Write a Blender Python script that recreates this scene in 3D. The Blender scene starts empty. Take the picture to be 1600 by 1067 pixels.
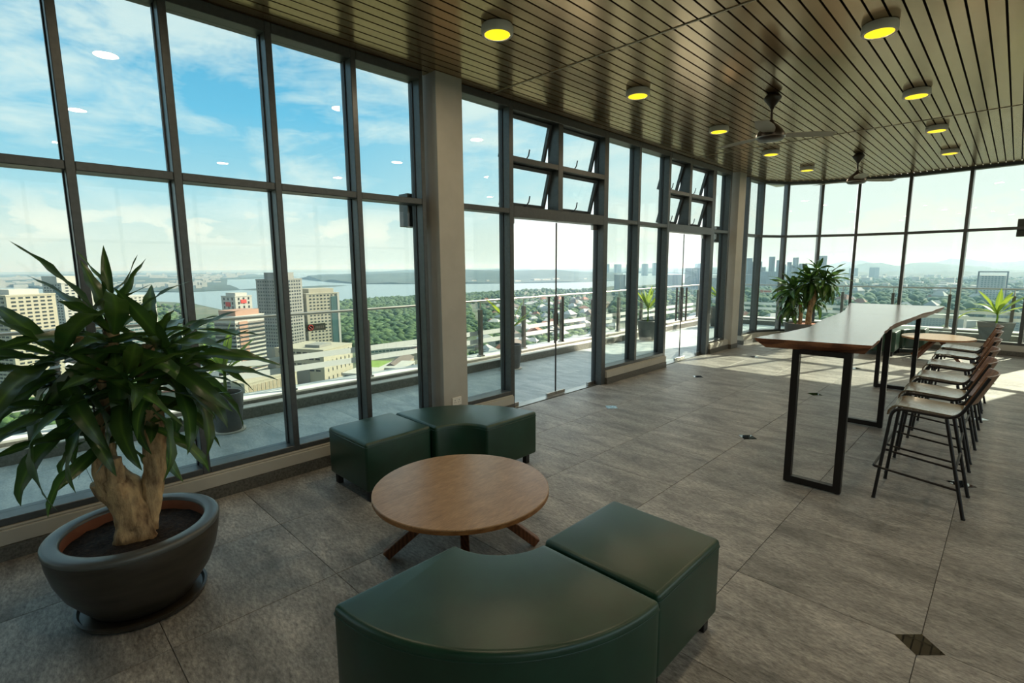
import bpy, bmesh, math, random
import numpy as np
from mathutils import Vector, Matrix, noise
random.seed(11)
S = bpy.context.scene
COL = S.collection
PI = math.pi
R = math.radians

# ---------------------------------------------------------------- camera
cd = bpy.data.cameras.new('camera')
cam = bpy.data.objects.new('camera', cd)
COL.objects.link(cam)
cd.sensor_width = 36
cd.lens = 793.349 * 36 / 1600
cd.clip_start = 0.05
cd.clip_end = 80000
cr, cu, cf = Vector((0.71197, 0.702174, -0.007075)), Vector((-0.096917, 0.108238, 0.989389)), Vector((-0.69549, 0.70373, -0.145115))
cam.matrix_world = Matrix(((cr.x, cu.x, -cf.x, 0), (cr.y, cu.y, -cf.y, 0), (cr.z, cu.z, -cf.z, 1.707), (0, 0, 0, 1)))
S.camera = cam

# ---------------------------------------------------------------- view, sky, sun
S.view_settings.view_transform = 'Standard'
S.view_settings.look = 'None'
S.view_settings.exposure = 0.45
S.view_settings.gamma = 1.0
S.view_settings.use_curve_mapping = False
S.cycles.use_denoising = True
S.cycles.max_bounces = 10
S.cycles.diffuse_bounces = 5
S.cycles.transparent_max_bounces = 24
S.cycles.volume_bounces = 0
S.cycles.caustics_reflective = False
S.cycles.caustics_refractive = False
S.cycles.sample_clamp_indirect = 4.0

SUN_DIR = Vector((0.32, 0.95, 0)).normalized() * math.cos(R(32.5)) + Vector((0, 0, math.sin(R(32.5))))
sl = bpy.data.lights.new('sun', 'SUN')
sl.energy = 10.0
sl.angle = R(0.6)
sl.color = (1.0, 0.90, 0.72)
so = bpy.data.objects.new('sun', sl)
COL.objects.link(so)
so.rotation_euler = SUN_DIR.to_track_quat('Z', 'Y').to_euler()


class NT:
    """tiny node-tree helper"""
    def __init__(s, tree):
        s.t = tree
    def n(s, kind, props=None, **ins):
        nd = s.t.nodes.new(kind)
        for k, v in (props or {}).items():
            setattr(nd, k, v)
        for k, v in ins.items():
            s.set(nd, k, v)
        return nd
    def set(s, nd, k, v):
        sock = nd.inputs[int(k[1:])] if k[0] == 'i' and k[1:].isdigit() else nd.inputs[k.replace('_', ' ')]
        if isinstance(v, bpy.types.NodeSocket):
            s.t.links.new(v, sock)
        elif isinstance(v, (tuple, list)) and len(v) == 3 and sock.type == 'RGBA':
            sock.default_value = (*v, 1)
        else:
            sock.default_value = v
    def math(s, op, a, b=0.0, c=0.0):
        return s.n('ShaderNodeMath', {'operation': op}, i0=a, i1=b, i2=c).outputs[0]
    def ramp(s, fac, stops, interp='LINEAR'):
        nd = s.n('ShaderNodeValToRGB', None, Fac=fac)
        nd.color_ramp.interpolation = interp
        e = nd.color_ramp.elements
        while len(e) < len(stops):
            e.new(0.5)
        for i, (p, c) in enumerate(stops):
            e[i].position = p
            e[i].color = (c, c, c, 1) if isinstance(c, (int, float)) else (*c, 1)
        return nd.outputs['Color']
    def mix(s, f, a, b, blend='MIX'):
        nd = s.n('ShaderNodeMix', {'data_type': 'RGBA', 'blend_type': blend})
        s.set(nd, 'i0', f)
        s.set(nd, 'i6', a)
        s.set(nd, 'i7', b)
        return nd.outputs[2]


W = bpy.data.worlds.new('sky')
S.world = W
W.use_nodes = True
W.node_tree.nodes.clear()
q = NT(W.node_tree)
geo = q.n('ShaderNodeTexCoord').outputs['Generated']
sep = q.n('ShaderNodeSeparateXYZ', None, i0=geo)
zz = q.math('MAXIMUM', sep.outputs[2], 0.0)
base = q.ramp(zz, [(0.0, (0.70, 0.75, 0.66)), (0.06, (0.62, 0.72, 0.68)), (0.13, (0.37, 0.64, 0.76)), (0.25, (0.15, 0.50, 0.75)), (0.42, (0.07, 0.34, 0.60)), (1.0, (0.08, 0.26, 0.5))])
# brighter, paler sky towards the sun
dt = q.n('ShaderNodeVectorMath', {'operation': 'DOT_PRODUCT'}, i0=geo, i1=tuple(SUN_DIR)).outputs['Value']
glow = q.ramp(dt, [(0.25, 0.0), (0.62, 0.38), (0.85, 0.75), (1.0, 1.0)])
base = q.mix(glow, base, (1.0, 1.02, 0.86))
v1 = q.n('ShaderNodeMapping', None, Vector=geo, Rotation=(0.10, 0.05, 0.0), Scale=(1.0, 1.0, 3.4)).outputs[0]
n1 = q.n('ShaderNodeTexNoise', None, Vector=v1, Scale=3.1, Detail=14.0, Roughness=0.62, Distortion=0.45).outputs[0]
n2 = q.n('ShaderNodeTexNoise', None, Vector=v1, Scale=1.25, Detail=4.0, Roughness=0.5).outputs[0]
n4 = q.n('ShaderNodeTexNoise', None, Vector=q.n('ShaderNodeMapping', None, Vector=geo, Rotation=(0.3, 0.2, 0.0), Scale=(1.0, 1.0, 2.6)).outputs[0], Scale=11.0, Detail=10.0, Roughness=0.68, Distortion=0.9).outputs[0]
cl = q.math('ADD', q.math('ADD', q.math('MULTIPLY', n1, 0.55), q.math('MULTIPLY', n2, 0.40)), q.math('MULTIPLY', n4, 0.16))
cl = q.ramp(cl, [(0.485, 0.0), (0.55, 0.45), (0.60, 0.82), (0.70, 1.0)])
cl = q.math('MULTIPLY', cl, q.ramp(zz, [(0.03, 0.35), (0.12, 0.9), (0.7, 0.8)]))
sky = q.mix(cl, base, (0.78, 0.85, 0.82))
# low cumulus puffs near the horizon
cv3 = q.n('ShaderNodeMapping', None, Vector=geo, Scale=(1, 1, 2.2)).outputs[0]
n3 = q.n('ShaderNodeTexNoise', None, Vector=cv3, Scale=9.0, Detail=8.0, Roughness=0.55).outputs[0]
pf = q.ramp(n3, [(0.515, 0.0), (0.55, 0.8), (0.62, 1.0)])
pf = q.math('MULTIPLY', pf, q.ramp(zz, [(0.03, 0.0), (0.06, 0.9), (0.085, 0.6), (0.12, 0.0)]))
sky = q.mix(pf, sky, (0.90, 0.88, 0.78))
bg = q.n('ShaderNodeBackground', None, Color=sky, Strength=1.25)
wo = q.n('ShaderNodeOutputWorld', None, Surface=bg.outputs[0])

# ---------------------------------------------------------------- materials
M = {}


def mat(name, col=(0.5, 0.5, 0.5), rough=0.5, metal=0.0, spec=0.5, **kw):
    m = bpy.data.materials.new(name)
    m.use_nodes = True
    t = NT(m.node_tree)
    p = m.node_tree.nodes['Principled BSDF']
    p.inputs['Base Color'].default_value = (*col, 1)
    p.inputs['Roughness'].default_value = rough
    p.inputs['Metallic'].default_value = metal
    p.inputs['Specular IOR Level'].default_value = spec
    for k, v in kw.items():
        p.inputs[k.replace('_', ' ')].default_value = v
    M[name] = m
    return m, t, p


def noisy(name, c1, c2, rough=0.5, scale=5.0, stretch=(1, 1, 1), bump=0.0, metal=0.0, spec=0.5, detail=6, rr=0.0, obj_var=0.0, lo=0.35, hi=0.65, bscale=None):
    m, t, p = mat(name, c1, rough, metal, spec)
    tc = t.n('ShaderNodeTexCoord').outputs['Object']
    oi = t.n('ShaderNodeObjectInfo').outputs['Random']
    off = t.n('ShaderNodeCombineXYZ', None, i0=t.math('MULTIPLY', oi, 37.0), i1=t.math('MULTIPLY', oi, 91.0), i2=0.0).outputs[0]
    v = t.n('ShaderNodeVectorMath', {'operation': 'ADD'}, i0=tc, i1=off).outputs[0]
    v = t.n('ShaderNodeMapping', None, Vector=v, Scale=stretch).outputs[0]
    nz = t.n('ShaderNodeTexNoise', None, Vector=v, Scale=scale, Detail=float(detail), Roughness=0.6).outputs[0]
    c = t.ramp(nz, [(lo, c1), (hi, c2)])
    if obj_var:
        hv = t.n('ShaderNodeHueSaturation', None, Color=c, Value=t.math('ADD', 1 - obj_var / 2, t.math('MULTIPLY', oi, obj_var))).outputs[0]
        c = hv
    t.set(p, 'Base_Color', c)
    if rr:
        t.set(p, 'Roughness', t.math('ADD', rough - rr / 2, t.math('MULTIPLY', nz, rr)))
    if bump:
        nb = nz if bscale is None else t.n('ShaderNodeTexNoise', None, Vector=v, Scale=bscale, Detail=6.0, Roughness=0.65).outputs[0]
        t.set(p, 'Normal', t.n('ShaderNodeBump', None, Strength=bump, Distance=0.02, Height=nb).outputs[0])
    return m


def stone(name, c1, c2, c3, rough, fine=0.95):
    m, t, p = mat(name, c1, rough)
    tc = t.n('ShaderNodeTexCoord').outputs['Object']
    oi = t.n('ShaderNodeObjectInfo').outputs['Random']
    off = t.n('ShaderNodeCombineXYZ', None, i0=t.math('MULTIPLY', oi, 37.0), i1=t.math('MULTIPLY', oi, 91.0), i2=0.0).outputs[0]
    v = t.n('ShaderNodeVectorMath', {'operation': 'ADD'}, i0=tc, i1=off).outputs[0]
    v2 = t.n('ShaderNodeMapping', None, Vector=v, Rotation=(0, 0, 0.6), Scale=(1.0, 2.6, 1.0)).outputs[0]
    a = t.n('ShaderNodeTexNoise', None, Vector=v2, Scale=2.2, Detail=10.0, Roughness=0.66, Distortion=0.5).outputs[0]
    b = t.n('ShaderNodeTexNoise', None, Vector=v2, Scale=26.0, Detail=7.0, Roughness=0.75).outputs[0]
    c = t.ramp(a, [(0.33, c1), (0.5, c2), (0.68, c3)])
    c = t.mix(fine, c, t.ramp(b, [(0.3, 0.12), (0.7, 0.84)]), 'OVERLAY')
    c = t.n('ShaderNodeHueSaturation', None, Color=c, Value=t.math('ADD', 0.92, t.math('MULTIPLY', oi, 0.16))).outputs[0]
    t.set(p, 'Base_Color', c)
    t.set(p, 'Roughness', t.math('ADD', rough - 0.12, t.math('MULTIPLY', b, 0.24)))
    hgt = t.math('ADD', t.math('MULTIPLY', a, 0.6), t.math('MULTIPLY', b, 0.5))
    t.set(p, 'Normal', t.n('ShaderNodeBump', None, Strength=0.8, Distance=0.012, Height=hgt).outputs[0])
    return m


stone('slate_tile', (0.15, 0.145, 0.128), (0.275, 0.265, 0.236), (0.42, 0.405, 0.36), 0.40)
stone('balcony_tile', (0.28, 0.35, 0.365), (0.41, 0.48, 0.485), (0.56, 0.61, 0.60), 0.42, 0.4)
mat('grout', (0.10, 0.09, 0.075), 0.9)
mat('black_polished_stone', (0.010, 0.011, 0.012), 0.03, 0.0, 0.9, Coat_Weight=0.5, Coat_Roughness=0.02)
noisy('bronze_slat', (0.50, 0.35, 0.195), (0.55, 0.39, 0.22), 0.21, 1.2, (3, 0.6, 1), metal=0.86, rr=0.05, obj_var=0.10)
mat('ceiling_void', (0.006, 0.005, 0.004), 0.9)
mat('seam_strip', (0.42, 0.36, 0.26), 0.35, 0.7)
noisy('grey_aluminium', (0.062, 0.070, 0.070), (0.078, 0.087, 0.087), 0.36, 30, metal=0.2)
mat('black_gasket', (0.01, 0.011, 0.012), 0.5)
noisy('cream_paint', (0.42, 0.405, 0.345), (0.47, 0.455, 0.39), 0.65, 3.0, bump=0.02)
noisy('dark_granite', (0.055, 0.055, 0.045), (0.14, 0.135, 0.115), 0.4, 60.0)
noisy('kerb_granite', (0.12, 0.12, 0.10), (0.22, 0.215, 0.185), 0.5, 40.0)
mat('white_paint', (0.72, 0.71, 0.66), 0.6)
mat('roof_plaster', (0.78, 0.75, 0.66), 0.8)
mat('steel', (0.42, 0.41, 0.38), 0.3, 0.95)
mat('dark_steel', (0.14, 0.135, 0.125), 0.35, 0.8)
mat('black_metal', (0.012, 0.011, 0.011), 0.38, 0.3)
noisy('green_leather', (0.006, 0.034, 0.018), (0.009, 0.046, 0.025), 0.33, 7.0, rr=0.08, bump=0.06, bscale=220.0, spec=0.55)
mat('leather_piping', (0.010, 0.042, 0.027), 0.4)
mat('dark_leg', (0.008, 0.008, 0.008), 0.5)
mat('white_plastic', (0.75, 0.72, 0.64), 0.45)
mat('lamp_glow', (0.8, 0.6, 0.1), 0.5, Emission_Color=(1.0, 0.70, 0.004, 1), Emission_Strength=1.35)
noisy('soil', (0.008, 0.005, 0.004), (0.045, 0.028, 0.018), 0.95, 55.0, bump=1.0, lo=0.4, hi=0.7)
noisy('brown_glaze', (0.022, 0.018, 0.012), (0.045, 0.037, 0.026), 0.36, 4.0, (1, 1, 5), bump=0.05)
mat('glaze_rim', (0.085, 0.09, 0.082), 0.32)
noisy('terracotta', (0.24, 0.07, 0.03), (0.33, 0.11, 0.05), 0.7, 6.0)
noisy('grey_pot', (0.075, 0.08, 0.075), (0.11, 0.115, 0.108), 0.45, 4.0)
noisy('bark', (0.12, 0.065, 0.028), (0.56, 0.38, 0.19), 0.8, 22.0, (1, 1, 0.35), bump=1.0, lo=0.32, hi=0.62, detail=10)
mat('wall_socket', (0.8, 0.78, 0.7), 0.4)
mat('socket_hole', (0.05, 0.05, 0.05), 0.5)
mat('frosted_band', (0.78, 0.82, 0.80), 0.5)
mat('sign_plate', (0.035, 0.045, 0.035), 0.4)
mat('sign_red', (0.45, 0.05, 0.04), 0.5)
mat('sign_dim', (0.12, 0.12, 0.10), 0.5)
mat('fan_body', (0.035, 0.028, 0.02), 0.35, 0.2)
mat('fan_blade', (0.26, 0.23, 0.17), 0.4, 0.3)


def leafmat(name, dark, light, rough, trans):
    m, t, p = mat(name, dark, rough)
    tc = t.n('ShaderNodeTexCoord').outputs['UV']
    s = t.n('ShaderNodeSeparateXYZ', None, i0=tc)
    d = t.math('ABSOLUTE', t.math('SUBTRACT', s.outputs[1], 0.5))
    oi = t.n('ShaderNodeObjectInfo').outputs['Random']
    nz = t.n('ShaderNodeTexNoise', None, Vector=t.n('ShaderNodeMapping', None, Vector=tc, Scale=(2.0, 30.0, 1.0)).outputs[0], Scale=1.0, Detail=3.0).outputs[0]
    f = t.ramp(t.math('ADD', d, t.math('MULTIPLY', nz, 0.25)), [(0.10, 0.9), (0.22, 0.25), (0.55, 0.0)])
    c = t.mix(f, dark, light)
    c = t.n('ShaderNodeHueSaturation', None, Color=c, Value=t.math('ADD', 0.7, t.math('MULTIPLY', oi, 0.6))).outputs[0]
    t.set(p, 'Base_Color', c)
    tl = t.n('ShaderNodeBsdfTranslucent', None, Color=t.mix(0.5, c, light))
    ms = t.n('ShaderNodeMixShader', None, i0=trans, i1=p.outputs[0], i2=tl.outputs[0])
    out = m.node_tree.nodes['Material Output']
    m.node_tree.links.new(ms.outputs[0], out.inputs[0])


leafmat('dracaena_leaf', (0.026, 0.070, 0.017), (0.12, 0.24, 0.04), 0.30, 0.25)
leafmat('young_leaf', (0.13, 0.27, 0.03), (0.50, 0.56, 0.07), 0.35, 0.42)


def wood(name, c1, c2, c3, rough, along=(1, 9, 9), scale=1.6, coat=0.0, wf=0.4):
    m, t, p = mat(name, c1, rough)
    tc = t.n('ShaderNodeTexCoord').outputs['Object']
    v = t.n('ShaderNodeMapping', None, Vector=tc, Scale=along).outputs[0]
    a = t.n('ShaderNodeTexNoise', None, Vector=v, Scale=scale, Detail=4.0, Roughness=0.5, Distortion=1.2).outputs[0]
    w = t.n('ShaderNodeTexWave', {'wave_type': 'BANDS', 'bands_direction': 'Y'}, Vector=v, Scale=scale * 1.1, Distortion=7.0, Detail=3.0, Detail_Scale=0.8).outputs['Fac']
    f = t.n('ShaderNodeTexNoise', None, Vector=t.n('ShaderNodeMapping', None, Vector=tc, Scale=tuple(x * 14 for x in along)).outputs[0], Scale=scale, Detail=3.0).outputs[0]
    c = t.ramp(t.math('ADD', t.math('MULTIPLY', a, 1 - wf), t.math('MULTIPLY', w, wf)), [(0.3, c1), (0.5, c2), (0.72, c3)])
    c = t.mix(0.35, c, t.ramp(f, [(0.35, 0.2), (0.65, 0.8)]), 'OVERLAY')
    t.set(p, 'Base_Color', c)
    t.set(p, 'Normal', t.n('ShaderNodeBump', None, Strength=0.12, Distance=0.002, Height=f).outputs[0])
    if coat:
        p.inputs['Coat Weight'].default_value = coat
        p.inputs['Coat Roughness'].default_value = 0.18
    return m


wood('oak_top', (0.28, 0.165, 0.078), (0.33, 0.20, 0.098), (0.38, 0.235, 0.118), 0.30, (16, 1.3, 9), 1.3, wf=0.12)
wood('oak_edge', (0.24, 0.10, 0.03), (0.30, 0.13, 0.04), (0.36, 0.165, 0.055), 0.4, (2, 2, 18))
wood('walnut_leg', (0.12, 0.045, 0.02), (0.17, 0.065, 0.03), (0.22, 0.09, 0.04), 0.4, (9, 9, 2))
wood('slab_top', (0.17, 0.10, 0.05), (0.25, 0.155, 0.08), (0.34, 0.22, 0.12), 0.2, (12, 0.8, 7), 1.0, coat=0.8)
wood('slab_edge', (0.10, 0.035, 0.015), (0.19, 0.07, 0.03), (0.27, 0.115, 0.05), 0.45, (3, 3, 14))
wood('seat_ply', (0.17, 0.135, 0.085), (0.19, 0.152, 0.097), (0.215, 0.172, 0.11), 0.2, (2, 9, 9), 1.5, wf=0.1)
wood('back_ply', (0.15, 0.07, 0.035), (0.20, 0.10, 0.05), (0.26, 0.13, 0.065), 0.3, (9, 2, 9), 1.5)


def glassmat(name, tint, ior=1.45):
    m = bpy.data.materials.new(name)
    m.use_nodes = True
    m.node_tree.nodes.clear()
    t = NT(m.node_tree)
    tr = t.n('ShaderNodeBsdfTransparent', None, Color=tint)
    gl = t.n('ShaderNodeBsdfGlossy', None, Color=(1, 1, 1), Roughness=0.0)
    fr = t.n('ShaderNodeFresnel', None, IOR=ior).outputs[0]
    bf = t.n('ShaderNodeNewGeometry').outputs['Backfacing']
    f = t.math('MULTIPLY', fr, t.math('SUBTRACT', 1.0, bf))
    ms = t.n('ShaderNodeMixShader', None, i0=f, i1=tr.outputs[0], i2=gl.outputs[0])
    t.n('ShaderNodeOutputMaterial', None, Surface=ms.outputs[0])
    M[name] = m


glassmat('window_glass', (0.785, 0.825, 0.805))
glassmat('door_glass', (0.985, 0.99, 0.985), 1.55)
glassmat('rail_glass', (0.96, 0.985, 0.975), 1.35)

# ---------------------------------------------------------------- mesh helpers


class MB:
    def __init__(s):
        s.v, s.f = [], []

    def add(s, v, f):
        o = len(s.v)
        s.v += [tuple(x) for x in v]
        s.f += [tuple(i + o for i in g) for g in f]
        return s

    def box(s, x0, x1, y0, y1, z0, z1):
        return s.add([(x0, y0, z0), (x1, y0, z0), (x1, y1, z0), (x0, y1, z0), (x0, y0, z1), (x1, y0, z1), (x1, y1, z1), (x0, y1, z1)],
                     [(3, 2, 1, 0), (4, 5, 6, 7), (0, 1, 5, 4), (1, 2, 6, 5), (2, 3, 7, 6), (3, 0, 4, 7)])

    def bar(s, a, b, w, h, up=(0, 0, 1)):
        """rectangular bar from a to b, w across, h along up"""
        a, b, up = Vector(a), Vector(b), Vector(up)
        d = (b - a).normalized()
        x = d.cross(up).normalized() * (w / 2)
        z = x.cross(d).normalized() * (h / 2)
        v = [a - x - z, a + x - z, a + x + z, a - x + z, b - x - z, b + x - z, b + x + z, b - x + z]
        return s.add(v, [(0, 1, 2, 3), (7, 6, 5, 4), (4, 5, 1, 0), (5, 6, 2, 1), (6, 7, 3, 2), (7, 4, 0, 3)])

    def prism(s, poly, z0, z1):
        n = len(poly)
        if sum(poly[i][0] * poly[(i + 1) % n][1] - poly[(i + 1) % n][0] * poly[i][1] for i in range(n)) < 0:
            poly = poly[::-1]
        v = [(*p, z0) for p in poly] + [(*p, z1) for p in poly]
        f = [tuple(range(n))[::-1], tuple(range(n, 2 * n))] + [(i, (i + 1) % n, n + (i + 1) % n, n + i) for i in range(n)]
        return s.add(v, f)

    def tube(s, path, r, n=8, closed=False, sq=1.0):
        P = [Vector(p) for p in path]
        m = len(P)
        rs = r if isinstance(r, (list, tuple)) else [r] * m
        T = []
        for i in range(m):
            a = P[(i - 1) % m] if closed or i > 0 else P[i]
            b = P[(i + 1) % m] if closed or i < m - 1 else P[i]
            T.append((b - a).normalized())
        ref = Vector((0, 0, 1)) if abs(T[0].z) < 0.9 else Vector((1, 0, 0))
        x = T[0].cross(ref).normalized()
        v = []
        for i in range(m):
            x = (x - T[i] * x.dot(T[i])).normalized()
            y = T[i].cross(x)
            for k in range(n):
                a = 2 * PI * k / n
                v.append(P[i] + (x * math.cos(a) + y * math.sin(a) * sq) * rs[i])
        f = []
        for i in range(m if closed else m - 1):
            j = (i + 1) % m
            for k in range(n):
                l = (k + 1) % n
                f.append((i * n + k, i * n + l, j * n + l, j * n + k))
        if not closed:
            f += [tuple(range(n))[::-1], tuple(range((m - 1) * n, m * n))]
        return s.add(v, f)

    def lathe(s, prof, n=32, c=(0, 0), cap=True):
        v = []
        for r, z in prof:
            for k in range(n):
                a = 2 * PI * k / n
                v.append((c[0] + r * math.cos(a), c[1] + r * math.sin(a), z))
        f = []
        for i in range(len(prof) - 1):
            for k in range(n):
                l = (k + 1) % n
                f.append((i * n + k, i * n + l, (i + 1) * n + l, (i + 1) * n + k))
        if cap:
            f += [tuple(range(n))[::-1], tuple(range((len(prof) - 1) * n, len(prof) * n))]
        return s.add(v, f)

    def mesh(s, name, m, off=(0, 0, 0), smooth=None, bevel=0, seg=2):
        me = bpy.data.meshes.new(name)
        ox, oy, oz = off
        me.from_pydata([(x - ox, y - oy, z - oz) for x, y, z in s.v], [], s.f)
        if bevel:
            bm = bmesh.new()
            bm.from_mesh(me)
            bmesh.ops.bevel(bm, geom=bm.edges[:], offset=bevel, segments=seg, affect='EDGES', profile=0.5, clamp_overlap=True)
            bm.to_mesh(me)
            bm.free()
        me.materials.append(M[m])
        if smooth is not None:
            me.polygons.foreach_set('use_smooth', [True] * len(me.polygons))
            me.set_sharp_from_angle(angle=R(smooth))
        me.update()
        return me

    def build(s, name, m, parent=None, off=(0, 0, 0), smooth=None, bevel=0, seg=2, loc=None):
        return ob(name, s.mesh(name, m, off, smooth, bevel, seg), parent, loc)


def ob(name, me, parent=None, loc=None, rot=None, scale=None):
    o = bpy.data.objects.new(name, me)
    COL.objects.link(o)
    if parent:
        o.parent = parent
    if loc is not None:
        o.location = loc
    if rot is not None:
        o.rotation_euler = rot
    if scale is not None:
        o.scale = scale
    return o


def tag(o, label, cat, group=None):
    o['label'] = label
    o['category'] = cat
    if group:
        o['group'] = group
    return o


def thing(name, label, cat, loc=(0, 0, 0), rz=0, group=None):
    o = ob(name, None, None, loc, (0, 0, rz))
    o.empty_display_size = 0.05
    return tag(o, label, cat, group)


def struct(name, loc=(0, 0, 0)):
    o = ob(name, None, None, loc)
    o['kind'] = 'structure'
    return o


def st(o):
    o['kind'] = 'structure'
    return o


def stuff(o):
    o['kind'] = 'stuff'
    return o


def copy_tree(o, parent=None):
    c = o.copy()
    COL.objects.link(c)
    if parent:
        c.parent = parent
    for ch in list(o.children):
        copy_tree(ch, c)
    return c


# ---------------------------------------------------------------- floor with tiles and black stone insets
TX, TY, X0, Y0 = 0.8068, 0.7932, -4.188, 5.148
b = MB()
b.box(-4.19, 6.2, -4.0, 14.6, -0.12, -0.006)
floor = st(b.build('floor', 'grout'))
tm = MB().box(0.0015, TX - 0.0015, 0.0015, TY - 0.0015, -0.03, 0.0).mesh('tile', 'slate_tile', bevel=0.0012, seg=1)
for i in range(0, 7):
    for j in range(-9, 12):
        ob('tile', tm, floor, (X0 + i * TX, Y0 + j * TY, 0))
dm = MB().prism([(-0.092, 0), (0, -0.09), (0.092, 0), (0, 0.09)], -0.004, 0.0012).mesh('inset_tile', 'black_polished_stone')
for i in (1, 3, 5):
    for j in range(-9, 12, 3):
        ob('inset_tile', dm, floor, (X0 + i * TX, Y0 + j * TY, 0))

# ---------------------------------------------------------------- ceiling: bronze slats, seams, roof slab
CZ = 3.525
CURVE = [(-4.15, 11.25), (-4.13, 12.05), (-3.80, 12.62), (-3.22, 13.02), (-2.58, 13.27), (-1.72, 13.36), (-0.79, 13.30), (0.16, 13.20), (1.4, 12.9)]


def curve_y(x):
    if x <= CURVE[1][0]:
        return CURVE[1][1]
    for (xa, ya), (xb, yb) in zip(CURVE[1:], CURVE[2:]):
        if xa <= x <= xb:
            return ya + (yb - ya) * (x - xa) / (xb - xa)
    return CURVE[-1][1]


ceil_poly = [(-4.26, -4.0), (6.1, -4.0), (6.1, 12.8)] + [(x, y - 0.02) for x, y in CURVE[::-1]][:-1] + [(-4.26, 11.2)]
ceiling = st(MB().prism(ceil_poly, CZ + 0.035, CZ + 0.06).build('ceiling', 'ceiling_void'))
seams = [-4.0, -0.77, 3.905, 8.57, 20]
PITCH = 0.1025
nx = 49
for k in range(nx):
    x = -4.235 + k * PITCH
    ye = curve_y(x + PITCH / 2) - 0.06
    for a, c in zip(seams, seams[1:]):
        y1 = min(c - 0.004, ye)
        if y1 - a < 0.1:
            continue
        w = 0.0435
        cx = x + PITCH / 2
        # shallow U profile: flat face with returned lips
        bb = MB()
        bb.box(-w, w, a + 0.004, y1, 0.0, 0.008)
        bb.box(-w, -w + 0.004, a + 0.004, y1, 0.008, 0.03)
        bb.box(w - 0.004, w, a + 0.004, y1, 0.008, 0.03)
        bb.build('ceiling_slat', 'bronze_slat', ceiling, loc=(cx, 0, CZ + random.uniform(-0.0006, 0.0006)))
MB().box(0.9, 6.1, -4, 12.8, CZ, CZ + 0.03).build('ceiling_board', 'bronze_slat', ceiling)
for y in seams[1:4]:
    MB().box(-4.2, 0.85, y - 0.007, y + 0.007, CZ - 0.006, CZ + 0.002).build('seam_strip', 'seam_strip', ceiling)
roof = st(MB().box(-4.42, 6.3, -4.2, 13.75, 3.60, 4.0).build('roof', 'roof_plaster'))

# ---------------------------------------------------------------- left glass wall
XF, XG, XB = -4.15, -4.27, -4.33      # room face, glass, outer face of the frames
ZS, ZH = 0.20, 3.525
GA = 'grey_aluminium'


def mullion(par, y0, y1, z0=ZS, z1=ZH, name='mullion'):
    o = MB().box(XB, XF, y0, y1, z0, z1).build(name, GA, par, bevel=0.004, seg=1)
    for y in (y0 - 0.008, y1):
        MB().box(XG - 0.018, XG + 0.018, y, y + 0.008, z0, z1).build('gasket', 'black_gasket', o)
    return o


def rail_y(par, y0, y1, z0, z1, name, xf=XF):
    return MB().box(XB, xf, y0, y1, z0, z1).build(name, GA, par, bevel=0.004, seg=1)


def pane(par, y0, y1, z0, z1, m='window_glass', name='pane', x=XG):
    return MB().box(x - 0.005, x + 0.005, y0, y1, z0, z1).build(name, m, par)


ZT = 2.31


def fixed_bay(par, y0, y1, zt=(2.31, 2.365)):
    rail_y(par, y0, y1, ZS, ZS + 0.045, 'sill_rail')
    rail_y(par, y0, y1, ZH - 0.075, ZH, 'head_rail')
    rail_y(par, y0, y1, zt[0], zt[1], 'transom', XF - 0.004)
    pane(par, y0, y1, ZS + 0.045, zt[0])
    pane(par, y0, y1, zt[1], ZH - 0.075)


w1 = struct('window_1')
ML = [(-2.31, -2.26), (-1.62, -1.57), (-0.93, -0.88), (-0.25, -0.20), (0.376, 0.425), (0.937, 0.988), (1.609, 1.658), (2.296, 2.346), (2.985, 3.03)]
for a, c in ML:
    mullion(w1, a, c)
for (a, c), (d, e) in zip(ML, ML[1:]):
    fixed_bay(w1, c, d)
w2 = struct('window_2')
fixed_bay(w2, 3.43, 4.18)
mullion(w2, 4.18, 4.245, 0.0)
w3 = struct('window_3')
mullion(w3, 6.03, 6.13, 0.0)
mullion(w3, 6.925, 6.985)
mullion(w3, 7.84, 7.91, 0.0)
fixed_bay(w3, 6.13, 6.925, (2.325, 2.38))
fixed_bay(w3, 6.985, 7.84, (2.325, 2.38))
w4 = struct('window_4')
mullion(w4, 9.52, 9.66, 0.0)
mullion(w4, 10.3, 10.38)
fixed_bay(w4, 9.66, 10.3, (2.33, 2.385))


def awning(par, y0, y1, z0, z1):
    """top-hung sash pushed open at the bottom, with a stay handle"""
    s = ob('sash', None, par, (XG, 0, z1), (0, R(15), 0))
    s.empty_display_size = 0.05
    h = z1 - z0
    m = MB()
    m.box(-0.022, 0.022, y0, y1, -0.04, 0).box(-0.022, 0.022, y0, y1, -h, -h + 0.045)
    m.box(-0.022, 0.022, y0, y0 + 0.035, -h + 0.045, -0.04).box(-0.022, 0.022, y1 - 0.035, y1, -h + 0.045, -0.04)
    m.build('sash_frame', GA, s)
    MB().box(-0.004, 0.004, y0 + 0.035, y1 - 0.035, -h + 0.045, -0.04).build('pane', 'window_glass', s)
    ym = (y0 + y1) / 2
    MB().tube([(0.02, ym, -h + 0.02), (0.05, ym + 0.01, -h + 0.03), (0.06, ym + 0.03, -h + 0.08), (0.055, ym + 0.035, -h + 0.15)], 0.008, 6).build('sash_handle', 'black_metal', s, smooth=40)


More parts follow.
